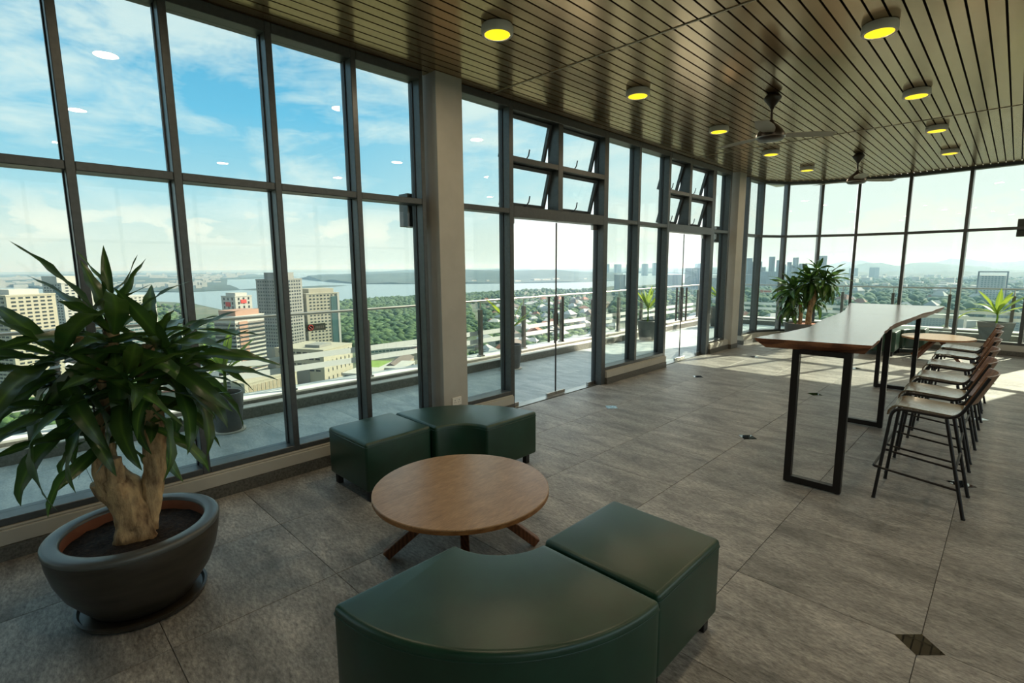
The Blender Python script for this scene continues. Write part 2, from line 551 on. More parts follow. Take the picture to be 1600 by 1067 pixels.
def door_unit(num, y0, y1, ym, zt):
    """double glass door with awning sashes above"""
    wn = struct('window_%d' % (num + 5))
    rail_y(wn, y0, y1, 2.275, 2.40, 'door_header')
    rail_y(wn, y0, y1, ZH - 0.09, ZH, 'head_rail')
    MB().box(XB, XF, ym - 0.045, ym + 0.045, 2.40, ZH - 0.09).build('mullion', GA, wn, bevel=0.004, seg=1)
    for a, c in ((y0, ym - 0.045), (ym + 0.045, y1)):
        rail_y(wn, a, c, 2.885, 2.945, 'transom')
        awning(wn, a + 0.01, c - 0.01, 2.41, 2.88)
        awning(wn, a + 0.01, c - 0.01, 2.95, ZH - 0.095)
    d = struct('door_%d' % num)
    yc = ym + 0.06
    for a, c, sgn in ((y0 + 0.012, yc - 0.004, 1), (yc + 0.004, y1 - 0.012, -1)):
        lf = MB().box(XG - 0.006, XG + 0.006, a, c, 0.012, 2.262).build('door_leaf', 'door_glass', d)
        ye = c if sgn > 0 else a
        for sx in (-1, 1):      # pull bar on each side of the glass
            hy = ye - sgn * 0.075
            m = MB().tube([(XG + sx * 0.055, hy, 0.72), (XG + sx * 0.055, hy, 1.32)], 0.016, 10)
            for hz in (0.88, 1.16):
                m.tube([(XG, hy, hz), (XG + sx * 0.055, hy, hz)], 0.009, 8)
            m.build('pull_handle', 'dark_steel', lf, smooth=40)
        yl = ye - sgn * 0.18
        MB().box(XG - 0.016, XG + 0.016, min(ye, yl), max(ye, yl), 0.008, 0.052).build('patch_fitting', 'steel', lf, bevel=0.002, seg=1)
        MB().box(XG - 0.014, XG + 0.014, ye - 0.03 if sgn > 0 else ye, ye if sgn > 0 else ye + 0.03, 0.95, 1.1).build('lock_case', 'dark_steel', lf)
        MB().box(XG - 0.0065, XG + 0.0065, ye - 0.004, ye + 0.004, 0.055, 2.262).build('edge_seal', 'black_gasket', lf)
        yj = a if sgn > 0 else c
        MB().box(XG - 0.018, XG + 0.018, min(yj, yj + sgn * 0.16), max(yj, yj + sgn * 0.16), 0.004, 0.05).build('floor_pivot', 'steel', lf, bevel=0.002, seg=1)
        MB().box(XG - 0.018, XG + 0.018, min(yj, yj + sgn * 0.1), max(yj, yj + sgn * 0.1), 2.21, 2.27).build('top_pivot', 'steel', lf)
    MB().box(XG - 0.06, XG + 0.06, y0, y1, -0.006, 0.003).build('threshold', 'steel', d)


door_unit(1, 4.245, 6.03, 5.085, 2.3)
door_unit(2, 7.91, 9.52, 8.62, 2.3)

# kerbs under the glass
for n, (a, c) in enumerate(((-4.0, 4.2), (6.13, 7.9), (9.66, 10.55))):
    MB().box(-4.36, -4.11, a, c, 0.0, 0.092).build('trim_%d' % (n + 1), 'dark_granite')['kind'] = 'structure'
    m = MB().box(-4.36, -4.118, a, c, 0.092, 0.185)
    m.box(-4.36, -4.132, a, c, 0.185, ZS)
    m.build('baseboard_left' if n == 0 else 'baseboard_left.%03d' % n, 'cream_paint', bevel=0.004, seg=1)['kind'] = 'structure'

# columns
for nm, x0, x1, y0, y1 in (('column', -4.40, -4.045, 3.10, 3.42), ('column', -4.34, -4.06, 10.52, 10.86), ('column', 0.32, 0.72, 13.05, 13.5)):
    c = struct(nm)
    MB().box(x0, x1, y0, y1, 0, CZ + 0.03).build('shaft', 'cream_paint', c, bevel=0.006, seg=2)
    MB().box(x0 - 0.003, x1 + 0.006, y0 - 0.006, y1 + 0.006, 0.0, 0.095).build('skirting', 'dark_granite', c)
t = thing('wall_socket', 'white double wall socket low on the cream column', 'socket', (-4.045, 3.26, 0.325))
MB().box(0, 0.012, -0.06, 0.06, -0.043, 0.043).build('plate', 'wall_socket', t, bevel=0.003)
for dy in (-0.028, 0.028):
    m = MB().box(0.012, 0.0135, dy - 0.003, dy + 0.003, 0.008, 0.018)
    m.box(0.012, 0.0135, dy - 0.012, dy - 0.008, -0.014, -0.006).box(0.012, 0.0135, dy + 0.008, dy + 0.012, -0.014, -0.006)
    m.build('socket_holes', 'socket_hole', t)

# curved glazing at the far end
w5 = struct('window_5')
for (x, y), (xp, yp), (xn, yn) in zip(CURVE, [CURVE[0]] + CURVE[:-1], CURVE[1:] + [CURVE[-1]]):
    d = Vector((xn - xp, yn - yp, 0)).normalized()
    nrm = Vector((d.y, -d.x, 0))
    m = MB()
    p = Vector((x, y, 0)) + nrm * -0.05
    m.bar(p + Vector((0, 0, ZS)), p + Vector((0, 0, ZH)), 0.055, 0.16, nrm)
    m.build('mullion', GA, w5, bevel=0.004, seg=1)
for (xa, ya), (xb, yb) in zip(CURVE, CURVE[1:]):
    A, B = Vector((xa, ya, 0)), Vector((xb, yb, 0))
    d = (B - A).normalized()
    nrm = Vector((d.y, -d.x, 0))
    o = nrm * -0.05
    for nm, z, hh, ww in (('sill_rail', ZS + 0.0225, 0.045, 0.15), ('transom', 2.345, 0.05, 0.14), ('head_rail', ZH - 0.02, 0.06, 0.15)):
        MB().bar(A + o + Vector((0, 0, z)), B + o + Vector((0, 0, z)), ww, hh).build(nm, GA, w5)
    for z0, z1 in ((ZS + 0.045, 2.32), (2.37, ZH - 0.05)):
        zc = (z0 + z1) / 2
        MB().bar(A + o * 1.6 + d * 0.028 + Vector((0, 0, zc)), B + o * 1.6 - d * 0.028 + Vector((0, 0, zc)), 0.01, z1 - z0).build('pane', 'window_glass', w5)
inner = [(x, y) for x, y in CURVE]
kb = MB()
kc = MB()
for (xa, ya), (xb, yb) in zip(CURVE, CURVE[1:]):
    d = Vector((xb - xa, yb - ya, 0)).normalized()
    nrm = Vector((d.y, -d.x, 0))
    A, B = Vector((xa, ya, 0)), Vector((xb, yb, 0))
    kb.bar(A - nrm * 0.05 + Vector((0, 0, 0.046)), B - nrm * 0.05 + Vector((0, 0, 0.046)), 0.26, 0.092)
    kc.bar(A - nrm * 0.05 + Vector((0, 0, 0.146)), B - nrm * 0.05 + Vector((0, 0, 0.146)), 0.24, 0.108)
st(kb.build('trim_4', 'dark_granite'))
st(kc.build('baseboard_back', 'cream_paint'))

# rest of the room shell, seen only in reflections: back wall and opposite window band
st(MB().box(-4.36, 6.2, -4.2, -4.0, 0, 3.6).build('wall_back', 'cream_paint'))
st(MB().box(1.4, 6.2, 12.9, 13.1, 0, 3.6).build('wall_far', 'cream_paint'))
w8 = struct('window_8')
MB().box(6.0, 6.15, -4, 12.9, 0, 0.2).build('sill_rail', GA, w8)
MB().box(6.0, 6.15, -4, 12.9, 2.31, 2.37).build('transom', GA, w8)
for k in range(12):
    y = -4 + k * 1.53
    MB().box(6.0, 6.15, y, y + 0.06, 0.2, 3.6).build('mullion', GA, w8)

# exterior up-down lights fixed to the columns
for i, (x, y, z, lb) in enumerate(((-4.43, 3.035, 2.275, 'grey box wall light outside the glass left of the near cream column'),
                                   (-4.46, 10.36, 2.33, 'grey box wall light outside beside the second cream column'),
                                   (-0.01, 13.49, 2.36, 'dark box wall light outside at the right end of the curved glazing'))):
    t = thing('wall_light', lb, 'light', (x, y, z))
    MB().box(-0.075, 0.075, -0.085, 0.085, -0.16, 0.16).build('housing', 'dark_steel' if i == 2 else 'grey_aluminium', t, bevel=0.006)
    MB().lathe([(0.055, -0.164), (0.055, -0.158)], 16).build('lens', 'white_plastic', t)

# ---------------------------------------------------------------- balcony
bal = struct('balcony_floor')
MB().box(-6.6, -4.3, -3.0, 16.2, -0.3, -0.016).build('slab', 'grout', bal)
MB().box(-4.3, 4.0, 13.3, 16.2, -0.3, -0.016).build('slab', 'grout', bal)
btm = MB().box(0.0015, TX - 0.0015, 0.0015, TY - 0.0015, -0.03, -0.005).mesh('tile', 'balcony_tile', bevel=0.001, seg=1)
for i in range(-3, 0):
    for j in range(-10, 14):
        ob('tile', btm, bal, (X0 - 0.02 + i * TX, Y0 + j * TY, 0))
for i in range(0, 9):
    for j in range(10, 14):
        if Y0 + j * TY > curve_y(X0 + i * TX + 0.4) + 0.15:
            ob('tile', btm, bal, (X0 - 0.02 + i * TX, Y0 + j * TY, 0))
KX = [(-6.28, -3.0), (-6.16, 1.5), (-6.15, 4.0), (-6.22, 6.0), (-6.30, 9.0), (-6.45, 12.5), (-6.5, 15.35), (-5.9, 15.5), (-2.5, 15.6), (4.0, 15.6)]


def offset(poly, d):
    out = []
    for i, p in enumerate(poly):
        a = Vector(poly[max(i - 1, 0)])
        c = Vector(poly[min(i + 1, len(poly) - 1)])
        t_ = (c - a).normalized()
        out.append((p[0] - t_.y * d, p[1] + t_.x * d))
    return out


def strip(name, m, d0, d1, z0, z1):
    a, c = offset(KX, d0), offset(KX, d1)
    bb = MB()
    n = len(a)
    v = [(*p, z0) for p in a] + [(*p, z0) for p in c] + [(*p, z1) for p in a] + [(*p, z1) for p in c]
    f = []
    for i in range(n - 1):
        f += [(i, i + 1, 2 * n + i + 1, 2 * n + i), (n + i + 1, n + i, 3 * n + i, 3 * n + i + 1), (2 * n + i, 2 * n + i + 1, 3 * n + i + 1, 3 * n + i), (i + 1, i, n + i, n + i + 1)]
    f += [(0, 2 * n, 3 * n, n), (n - 1, 2 * n - 1, 4 * n - 1, 3 * n - 1)]
    return st(bb.add(v, f).build(name, m))


strip('trim_5', 'kerb_granite', 0.0, 0.16, -0.016, 0.115)
strip('trim_6', 'white_paint', 0.004, 0.16, 0.115, 0.127)
strip('trim_7', 'kerb_granite', 0.16, 0.5, -0.3, 0.165)
strip('trim_8', 'white_paint', 0.164, 0.5, 0.165, 0.185)

RL = offset(KX, 0.24)


def along(poly, dist):
    for a, c in zip(poly, poly[1:]):
        L = math.dist(a, c)
        if dist <= L:
            f = dist / L
            return Vector((a[0] + (c[0] - a[0]) * f, a[1] + (c[1] - a[1]) * f)), (Vector(c) - Vector(a)).normalized()
        dist -= L
    return None


def railing(name, label, pts, posts):
    t = thing(name, label, 'railing', (pts[0][0], pts[0][1], 0.18))
    off = (pts[0][0], pts[0][1], 0.18)
    MB().tube([(x, y, 1.14) for x, y in pts], 0.019, 10).build('handrail', 'steel', t, off, smooth=50)
    ps = posts
    for s_ in ps:
        p, d = along(pts, s_)
        pst = MB().bar((p.x, p.y, 0.18), (p.x, p.y, 0.99), 0.06, 0.06, (d.y, -d.x, 0)).build('post', 'dark_steel', t, off)
        MB().tube([(p.x, p.y, 0.98), (p.x, p.y, 1.13)], 0.012, 8).build('bracket', 'steel', pst, off)
        MB().box(p.x - 0.05, p.x + 0.05, p.y - 0.05, p.y + 0.05, 0.18, 0.21).build('base_shoe', 'steel', pst, off)
    for a, c in zip(ps, ps[1:]):
        pa, _ = along(pts, a)
        pc, _ = along(pts, c)
        d = (pc - pa).normalized()
        n_ = Vector((d.y, -d.x)) * 0.05
        pa, pc = pa + d * 0.03 - n_, pc - d * 0.03 - n_
        g = MB().bar((pa.x, pa.y, 0.63), (pc.x, pc.y, 0.63), 0.01, 0.80).build('glass_panel', 'rail_glass', t, off)
        pa, pc = pa + n_ * 0.2, pc + n_ * 0.2
        for z in (0.585, 0.445):
            MB().bar((pa.x, pa.y, z), (pc.x, pc.y, z), 0.003, 0.075).build('frosted_band', 'frosted_band', g, off)
    return t


side = [p for p in RL if p[1] < 15.2] + [(-6.72, 15.6)]
rt1 = railing('glass_railing', 'glass balcony railing with steel handrail and two frosted bands along the left side', side, [y + 3.0 for y in (-2.94, -1.86, -0.77, 0.32, 1.41, 2.5, 3.58, 4.67, 5.76, 6.87, 8.03, 9.15, 10.24, 11.35, 12.46, 13.55, 14.7)])
far = [(-6.6, 15.75), (-4.5, 15.88), (-2.5, 15.9), (4.0, 15.9)]
rt2 = railing('glass_railing', 'glass balcony railing with steel posts beyond the curved far window', far, [0.07 + 1.09 * k for k in range(10)])
t = thing('gate_post', 'steel post standing on the balcony floor, linked to the railing by a short bar', 'post', (-6.0, 5.83, -0.005))
MB().box(-0.02, 0.02, -0.02, 0.02, 0.0, 1.13).build('upright', 'steel', t)
MB().lathe([(0.06, 0), (0.06, 0.012), (0.03, 0.02)], 20).build('base_flange', 'steel', t, smooth=40)
MB().bar((-0.4, -0.06, 1.12), (0.02, 0.0, 1.12), 0.03, 0.02).build('link_bar', 'steel', t)


def plate(name, label, loc, rz, wdt, m):
    t = thing(name, label, 'sign', loc, rz)
    MB().box(-0.004, 0.004, -wdt / 2, wdt / 2, -0.045, 0.045).build('plate', m, t)
    ring = MB()
    yc = -wdt / 2 + 0.06
    ring.tube([(0.006, yc + 0.032 * math.cos(a), 0.032 * math.sin(a)) for a in [k * PI / 10 for k in range(20)]], 0.005, 6, True)
    ring.tube([(0.006, yc - 0.022, 0.022), (0.006, yc + 0.022, -0.022)], 0.004, 6)
    ring.build('prohibition_ring', 'sign_red', t)
    mk = MB()
    y = yc + 0.065
    while y < wdt / 2 - 0.03:
        w_ = random.uniform(0.012, 0.022)
        mk.box(0.004, 0.0055, y, y + w_, -0.016, 0.016)
        y += w_ + 0.008
    mk.build('lettering', 'sign_dim' if m == 'sign_plate' else 'sign_red', t)


plate('sign_plate', 'dark warning plate with a red ring fixed to the railing glass', (-6.4355, 2.88, 0.95), 0, 0.26, 'sign_plate')
plate('sign_plate', 'pale warning plate with red ring and lettering on the far railing glass', (-5.2, 15.878, 0.95), R(-90), 0.34, 'white_paint')

# ---------------------------------------------------------------- coffee tables


def coffee_table(loc, label):
    t = thing('coffee_table', label, 'table', loc, 0, 'round coffee tables')
    prof = [(0.505, 0.385), (0.520, 0.392), (0.520, 0.412)]
    MB().lathe(prof, 64).build('edge_band', 'oak_edge', t, smooth=35)
    MB().lathe([(0.5195, 0.405), (0.5195, 0.4165), (0.516, 0.42)], 64).build('tabletop', 'oak_top', t, smooth=35)
    for k in range(4):
        a = math.atan2(-0.36, -0.27) + k * PI / 2
        c, s_ = math.cos(a), math.sin(a)
        m = MB().bar((0.05 * c, 0.05 * s_, 0.36), (0.455 * c, 0.455 * s_, 0.018), 0.05, 0.055, (-s_ * 0, 0, 1))
        m.build('leg', 'walnut_leg', t, bevel=0.004, seg=1)
    MB().lathe([(0.09, 0.33), (0.09, 0.386)], 24).build('hub', 'walnut_leg', t)
    return t


coffee_table((-2.235, 1.825, 0), 'round oak coffee table with splayed legs between the green poufs in front')
coffee_table((-0.90, 11.75, 0), 'round oak coffee table behind the row of bar stools at the far end')

# ---------------------------------------------------------------- poufs


def rounded(poly, z0, z1, name, par, m='green_leather'):
    me = MB().prism(poly, z0, z1).mesh(name, m)
    bm = bmesh.new()
    bm.from_mesh(me)
    zt = z1 - 1e-4
    hard = []
    for e in bm.edges:
        a, c = e.verts
        if abs(a.co.z - c.co.z) > 0.05:
            f1, f2 = e.link_faces
            if f1.normal.angle(f2.normal) > 0.6:
                hard.append(e)
        else:
            hard.append(e)
    bmesh.ops.bevel(bm, geom=hard, offset=0.022, segments=4, affect='EDGES', profile=0.5, clamp_overlap=True)
    bm.to_mesh(me)
    bm.free()
    me.polygons.foreach_set('use_smooth', [True] * len(me.polygons))
    me.set_sharp_from_angle(angle=R(50))
    return ob(name, me, par)


def piping(poly, z, par):
    P = []
    n = len(poly)
    for i in range(n):
        a, p, c = Vector(poly[i - 1]), Vector(poly[i]), Vector(poly[(i + 1) % n])
        d1, d2 = (a - p), (c - p)
        if d1.normalized().angle(-d2.normalized()) > 0.6:
            r = 0.02
            for k in range(5):
                f = k / 4
                P.append((p + d1.normalized() * r * (1 - f) ** 2 + d2.normalized() * r * f ** 2))
        else:
            P.append(p)
    MB().tube([(p.x, p.y, z) for p in P], 0.0035, 6, True).build('piping', 'leather_piping', par, smooth=60)


def pouf(poly, legs, loc, rz, name, label, group=None):
    t = thing(name, label, 'pouf', loc, rz, group)
    rounded(poly, 0.085, 0.46, 'cushion_body', t)
    piping(poly, 0.425, t)
    for x, y in legs:
        MB().box(x - 0.022, x + 0.022, y - 0.022, y + 0.022, 0.0, 0.09).build('leg', 'dark_leg', t, bevel=0.003, seg=1)
    return t


A0, A1 = 0.287, 0.875
sect = [(A0 * math.cos(a), A0 * math.sin(a)) for a in [PI / 2 * k / 14 for k in range(15)]] + [(A1 * math.cos(a), A1 * math.sin(a)) for a in [PI / 2 * (1 - k / 28) for k in range(29)]]
sleg = [(0.36, 0.05), (0.05, 0.36), (0.80, 0.06), (0.06, 0.80), (0.56, 0.56)]
cube = [(0, 0), (0.585, 0), (0.585, 0.575), (0, 0.575)]
cleg = [(0.05, 0.05), (0.535, 0.05), (0.05, 0.525), (0.535, 0.525)]
G1 = 'green leather poufs'
pouf(sect, sleg, (-2.865, 2.325, 0), PI / 2, 'curved_pouf', 'curved dark green leather pouf behind the coffee table, beside the near column', G1)
pouf(cube, cleg, (-3.785, 1.74, 0), 0, 'square_pouf', 'square dark green leather pouf behind the coffee table next to the window kerb', G1)
pouf(sect, sleg, (-1.71, 1.635, 0), -PI / 2, 'curved_pouf', 'curved dark green leather pouf nearest the viewer in front of the coffee table', G1)
pouf(cube, cleg, (-1.44, 1.655, 0), 0, 'square_pouf', 'square dark green leather pouf at the right of the nearest curved one', G1)
pouf(sect, sleg, (-1.15, 12.2, 0), PI / 2, 'curved_pouf', 'curved green pouf half hidden behind the long bar table, left of the far coffee table', G1)
pouf(cube, cleg, (-2.07, 11.61, 0), 0, 'square_pouf', 'sunlit square green pouf by the far window behind the bar table', G1)

# ---------------------------------------------------------------- long bar table
bt = thing('bar_table', 'long live-edge wooden bar table on three black steel frames', 'table', (-1.0, 4.2, 0))
boff = (-1.0, 4.2, 0)
LE = [(-1.43, 4.17), (-1.40, 4.45), (-1.35, 4.79), (-1.32, 5.25), (-1.36, 5.65), (-1.41, 6.1), (-1.435, 6.74), (-1.455, 7.05), (-1.50, 7.47), (-1.58, 8.0), (-1.70, 8.7), (-1.73, 9.0)]
RE = [(-0.68, 4.30), (-0.69, 4.55), (-0.715, 4.9), (-0.765, 5.4), (-0.79, 5.95), (-0.785, 6.36), (-0.76, 6.81), (-0.75, 7.1), (-0.735, 7.6), (-0.69, 7.95), (-0.675, 8.5), (-0.65, 8.85)]


def lin(tab, y):
    for (xa, ya), (xb, yb) in zip(tab, tab[1:]):
        if ya <= y <= yb:
            return xa + (xb - xa) * (y - ya) / (yb - ya)
    return tab[0][0] if y < tab[0][1] else tab[-1][0]


def slab(y0, y1, near_skew, nm):
    n = 40
    rings = []
    for i in range(n + 1):
        f = i / n
        yl = y0 + (y1 - y0) * f
        sk = 0.13 * max(0, 1 - f * 6) if near_skew else 0.0
        yr = yl + sk
        xl, xr = lin(LE, yl), lin(RE, yr)
        wl = 0.010 * noise.noise((yl * 5, 1, 0)) + 0.006 * noise.noise((yl * 17, 5, 0))
        wr = 0.012 * noise.noise((yr * 5, 9, 0)) + 0.008 * noise.noise((yr * 17, 3, 0))
        xl += wl
        xr += wr
        ins = 0.045 + 0.015 * noise.noise((yl * 4, 7, 0))
        ny = 0.045 * max(0, 1 - f * n) if near_skew else 0
        rings.append([(xl, yl, 1.14), (xr, yr, 1.14), (xr - 0.006, yr, 1.12), (xr - ins, yr + ny, 1.068), (xl + ins * 1.5, yl + ny, 1.068), (xl + 0.012, yl, 1.12)])
    top, rim = MB(), MB()
    v = [p for r_ in rings for p in r_]
    f1, f2 = [], []
    for i in range(n):
        a, c = i * 6, i * 6 + 6
        f1.append((a, a + 1, c + 1, c))
        for k in range(1, 6):
            l = (k + 1) % 6
            f2.append((a + k, a + l, c + l, c + k))
    f2 += [(5, 4, 3, 2, 1, 0), tuple(n * 6 + k for k in range(6))]
    top.add([(x, y, z) for x, y, z in v], f1 + f2)
    me = top.mesh(nm, 'slab_top', boff)
    me.materials.append(M['slab_edge'])
    me.polygons.foreach_set('material_index', [0] * len(f1) + [1] * len(f2))
    o = ob(nm, me, bt)
    return o


slab(4.17, 7.046, True, 'slab')
slab(7.052, 8.95, False, 'slab')
for k, (y, xa, xb) in enumerate(((4.285, -1.175, -0.785), (6.40, -1.22, -0.855), (8.55, -1.29, -0.845))):
    s_ = 0.05
    m = MB()
    m.box(xa, xa + s_, y - s_ / 2, y + s_ / 2, 0.008, 1.075)
    m.box(xb - s_, xb, y - s_ / 2, y + s_ / 2, 0.008, 1.075)
    m.box(xa + s_, xb - s_, y - s_ / 2, y + s_ / 2, 0.008, 0.008 + s_)
    m.box(xa + s_, xb - s_, y - s_ / 2, y + s_ / 2, 1.035, 1.072)
    fr = m.build('leg_frame', 'black_metal', bt, boff)
    for x in (xa + s_ / 2, xb - s_ / 2):
        MB().lathe([(0.016, 0.0), (0.016, 0.01)], 12, (x, y)).build('foot_pad', 'dark_leg', fr, boff)

# ---------------------------------------------------------------- bar stools


def ply(path, y0, y1, th, curve=0.0, n=8):
    """thin bent plywood sheet: path in XZ, swept across Y, with optional hollow along X"""
    v, f = [], []
    m = len(path)
    for i, (x, z) in enumerate(path):
        a = Vector(path[max(i - 1, 0)])
        c = Vector(path[min(i + 1, m - 1)])
        t_ = (c - a).normalized()
        nx_, nz_ = -t_.y, t_.x
        for s_ in (0, 1):
            for k in range(n + 1):
                u = k / n
                y = y0 + (y1 - y0) * u
                bow = curve * (1 - (2 * u - 1) ** 2)
                v.append((x + nx_ * (th * s_ - bow), y, z + nz_ * (th * s_ - bow)))
    w_ = 2 * (n + 1)
    for i in range(m - 1):
        for k in range(n):
            a = i * w_ + k
            f.append((a, a + w_, a + w_ + 1, a + 1))
            a += n + 1
            f.append((a, a + 1, a + w_ + 1, a + w_))
        a = i * w_
        f.append((a, a + n + 1, a + w_ + n + 1, a + w_))
        a += n
        f.append((a, a + w_, a + w_ + n + 1, a + n + 1))
    for i in (0, m - 1):
        for k in range(n):
            a = i * w_ + k
            g = (a, a + 1, a + n + 2, a + n + 1)
            f.append(g if i == 0 else g[::-1])
    return MB().add(v, f)


def fillet(pts, r=0.05, n=5):
    out = [Vector(pts[0])]
    for i in range(1, len(pts) - 1):
        p = Vector(pts[i])
        a = (Vector(pts[i - 1]) - p)
        c = (Vector(pts[i + 1]) - p)
        rr = min(r, a.length / 2, c.length / 2)
        a, c = a.normalized() * rr, c.normalized() * rr
        for k in range(n + 1):
            f = k / n
            out.append(p + a * (1 - f) ** 2 + c * f ** 2)
    return out + [Vector(pts[-1])]


def make_stool():
    t = thing('bar_stool', '', 'stool', (0, 0, 0), 0, 'bar stools along the bar table')
    # +X is the back of the stool; origin on the floor under the seat
    yw, yt = 0.235, 0.20
    for s_ in (-1, 1):
        pts = [(-0.255, s_ * yw, 0.0), (-0.20, s_ * yt, 0.69), (0.155, s_ * yt, 0.672), (0.285, s_ * yt * 0.98, 0.975)]
        MB().tube(fillet(pts, 0.075, 6), 0.0115, 10).build('side_frame', 'black_metal', t, smooth=50)
        MB().tube([(0.245, s_ * yw, 0.0), (0.10, s_ * yt, 0.665)], 0.0115, 10).build('leg', 'black_metal', t, smooth=50)
        MB().tube([(0.205, s_ * (yw - 0.01), 0.19), (-0.235, s_ * (yw - 0.005), 0.235)], 0.008, 8).build('stretcher', 'black_metal', t, smooth=50)
    MB().tube(fillet([(-0.225, -yw + 0.004, 0.24), (-0.275, -yw + 0.004, 0.24), (-0.275, yw - 0.004, 0.24), (-0.225, yw - 0.004, 0.24)], 0.04, 5), 0.010, 8).build('footrest', 'black_metal', t, smooth=50)
    MB().tube([(0.175, -yt - 0.01, 0.33), (0.175, yt + 0.01, 0.33)], 0.008, 8).build('stretcher', 'black_metal', t, smooth=50)
    MB().tube([(-0.12, -yt, 0.665), (-0.12, yt, 0.665)], 0.009, 8).build('stretcher', 'black_metal', t, smooth=50)
    MB().tube([(0.10, -yt, 0.66), (0.10, yt, 0.66)], 0.009, 8).build('stretcher', 'black_metal', t, smooth=50)
    path = [(-0.222, 0.630), (-0.218, 0.66), (-0.200, 0.688), (-0.17, 0.699), (-0.10, 0.697), (0.0, 0.69), (0.10, 0.684), (0.165, 0.682)]
    ply(path, -0.19, 0.19, 0.010, 0.010).build('seat', 'seat_ply', t, smooth=40)
    bp = [(0.192, 0.775), (0.222, 0.845), (0.252, 0.915), (0.280, 0.982)]
    m = MB()
    v, f = [], []
    n = 12
    for (x, z) in bp:
        for s_ in (0, 1):
            for k in range(n + 1):
                u = 2 * k / n - 1
                v.append((x - 0.012 + 0.01 * s_ + 0.055 * (1 - u * u) ** 1.0, u * 0.205, z))
    w_ = 2 * (n + 1)
    for i in range(len(bp) - 1):
        for k in range(n):
            a = i * w_ + k
            f.append((a, a + w_, a + w_ + 1, a + 1))
            a += n + 1
            f.append((a, a + 1, a + w_ + 1, a + w_))
        a = i * w_
        f.append((a, a + n + 1, a + w_ + n + 1, a + w_))
        a += n
        f.append((a, a + w_, a + w_ + n + 1, a + n + 1))
    for i in (0, len(bp) - 1):
        for k in range(n):
            a = i * w_ + k
            g = (a, a + 1, a + n + 2, a + n + 1)
            f.append(g if i == 0 else g[::-1])
    bk = m.add(v, f).build('backrest', 'back_ply', t, smooth=40)
    for s_ in (-1, 1):
        MB().tube([(0.222, s_ * 0.193, 0.872), (0.236, s_ * 0.193, 0.868)], 0.007, 8).build('screw', 'steel', bk)
        MB().lathe([(0.0125, 0), (0.0125, 0.012)], 10, (-0.255, s_ * yw)).build('foot_cap', 'dark_leg', t)
        MB().lathe([(0.0125, 0), (0.0125, 0.012)], 10, (0.245, s_ * yw)).build('foot_cap', 'dark_leg', t)
    return t


proto = make_stool()
SL = ['first', 'second', 'third', 'fourth', 'fifth', 'sixth']
for i, (y, x, a) in enumerate(((4.64, -0.345, 0), (5.25, -0.365, 0.02), (5.97, -0.37, -0.02), (6.76, -0.37, 0.01), (7.58, -0.375, 0.03), (8.2, -0.38, -0.02))):
    o = proto if i == 0 else copy_tree(proto)
    o.location = (x, y, 0)
    o.rotation_euler = (0, 0, a)
    o['label'] = ('plywood bar stool with black tube legs, nearest in the row at the bar table' if i == 0 else
                  'plywood bar stool with black tube legs, farthest in the row at the bar table' if i == 5 else
                  'plywood bar stool with black tube legs, %s from the near end of the row' % SL[i])

# ---------------------------------------------------------------- ceiling lamps and fans


def make_lamp():
    t = thing('ceiling_lamp', '', 'lamp', (0, 0, 0), 0, 'round surface ceiling lamps')
    MB().lathe([(0.095, 0.0), (0.118, -0.004), (0.122, -0.02), (0.122, -0.06), (0.116, -0.068), (0.098, -0.068), (0.096, -0.064)], 40).build('ring', 'white_plastic', t, smooth=40)
    MB().lathe([(0.097, -0.058), (0.097, -0.064), (0.09, -0.0645)], 40).build('diffuser', 'lamp_glow', t, smooth=40)
    vt = MB()
    for k in range(3):
        a = 0.85 + k * 0.14
        c, s_ = math.cos(a), math.sin(a)
        vt.bar((0.118 * c, 0.118 * s_, -0.028), (0.1235 * c, 0.1235 * s_, -0.028), 0.01, 0.007)
    vt.build('vent_slots', 'socket_hole', t)
    ld = bpy.data.lights.new('bulb', 'AREA')
    ld.energy = 6.5
    ld.color = (1.0, 0.80, 0.54)
    ld.shape = 'DISK'
    ld.size = 0.17
    lo_ = ob('bulb', ld, t, (0, 0, -0.0665))
    return t


lp = make_lamp()
spots = [(-3.0, 2.9, 'nearest ceiling lamp in the left row, above the near column'), (-3.0, 4.93, 'second ceiling lamp in the left row, above the first glass door'),
         (-3.0, 6.97, 'third ceiling lamp in the left row, just left of the nearer fan'), (-3.0, 8.98, 'fourth ceiling lamp in the left row, below the nearer fan'),
         (-3.0, 10.95, 'farthest ceiling lamp in the left row, near the second column'), (-0.93, 4.97, 'nearest ceiling lamp in the right row, large at the top right'),
         (-0.94, 7.06, 'second ceiling lamp in the right row, just before the ceiling seam'), (-0.95, 9.05, 'third ceiling lamp in the right row, beyond the ceiling seam'),
         (-0.96, 11.03, 'farthest ceiling lamp in the right row, near the curved window head')]
rows = {-3.0: (0.85,), -0.94: (2.9, 0.85), 1.12: (11.0, 9.0, 7.0, 4.95, 2.9, 0.85)}
nth = ['first', 'second', 'third', 'fourth', 'fifth', 'sixth', 'seventh']
for x, ys in rows.items():
    for k, y in enumerate(ys):
        spots.append((x, y, 'ceiling lamp, %s from the back in the %s row, overhead' % (nth[len(ys) - 1 - k], {-3.0: 'left', -0.94: 'right'}.get(x, 'hidden third'))))
for i, (x, y, lb) in enumerate(spots):
    o = lp if i == 0 else copy_tree(lp)
    o.location = (x, y, CZ)
    o.rotation_euler = (0, 0, i * 1.3)
    o['label'] = 'yellow lit round ' + lb


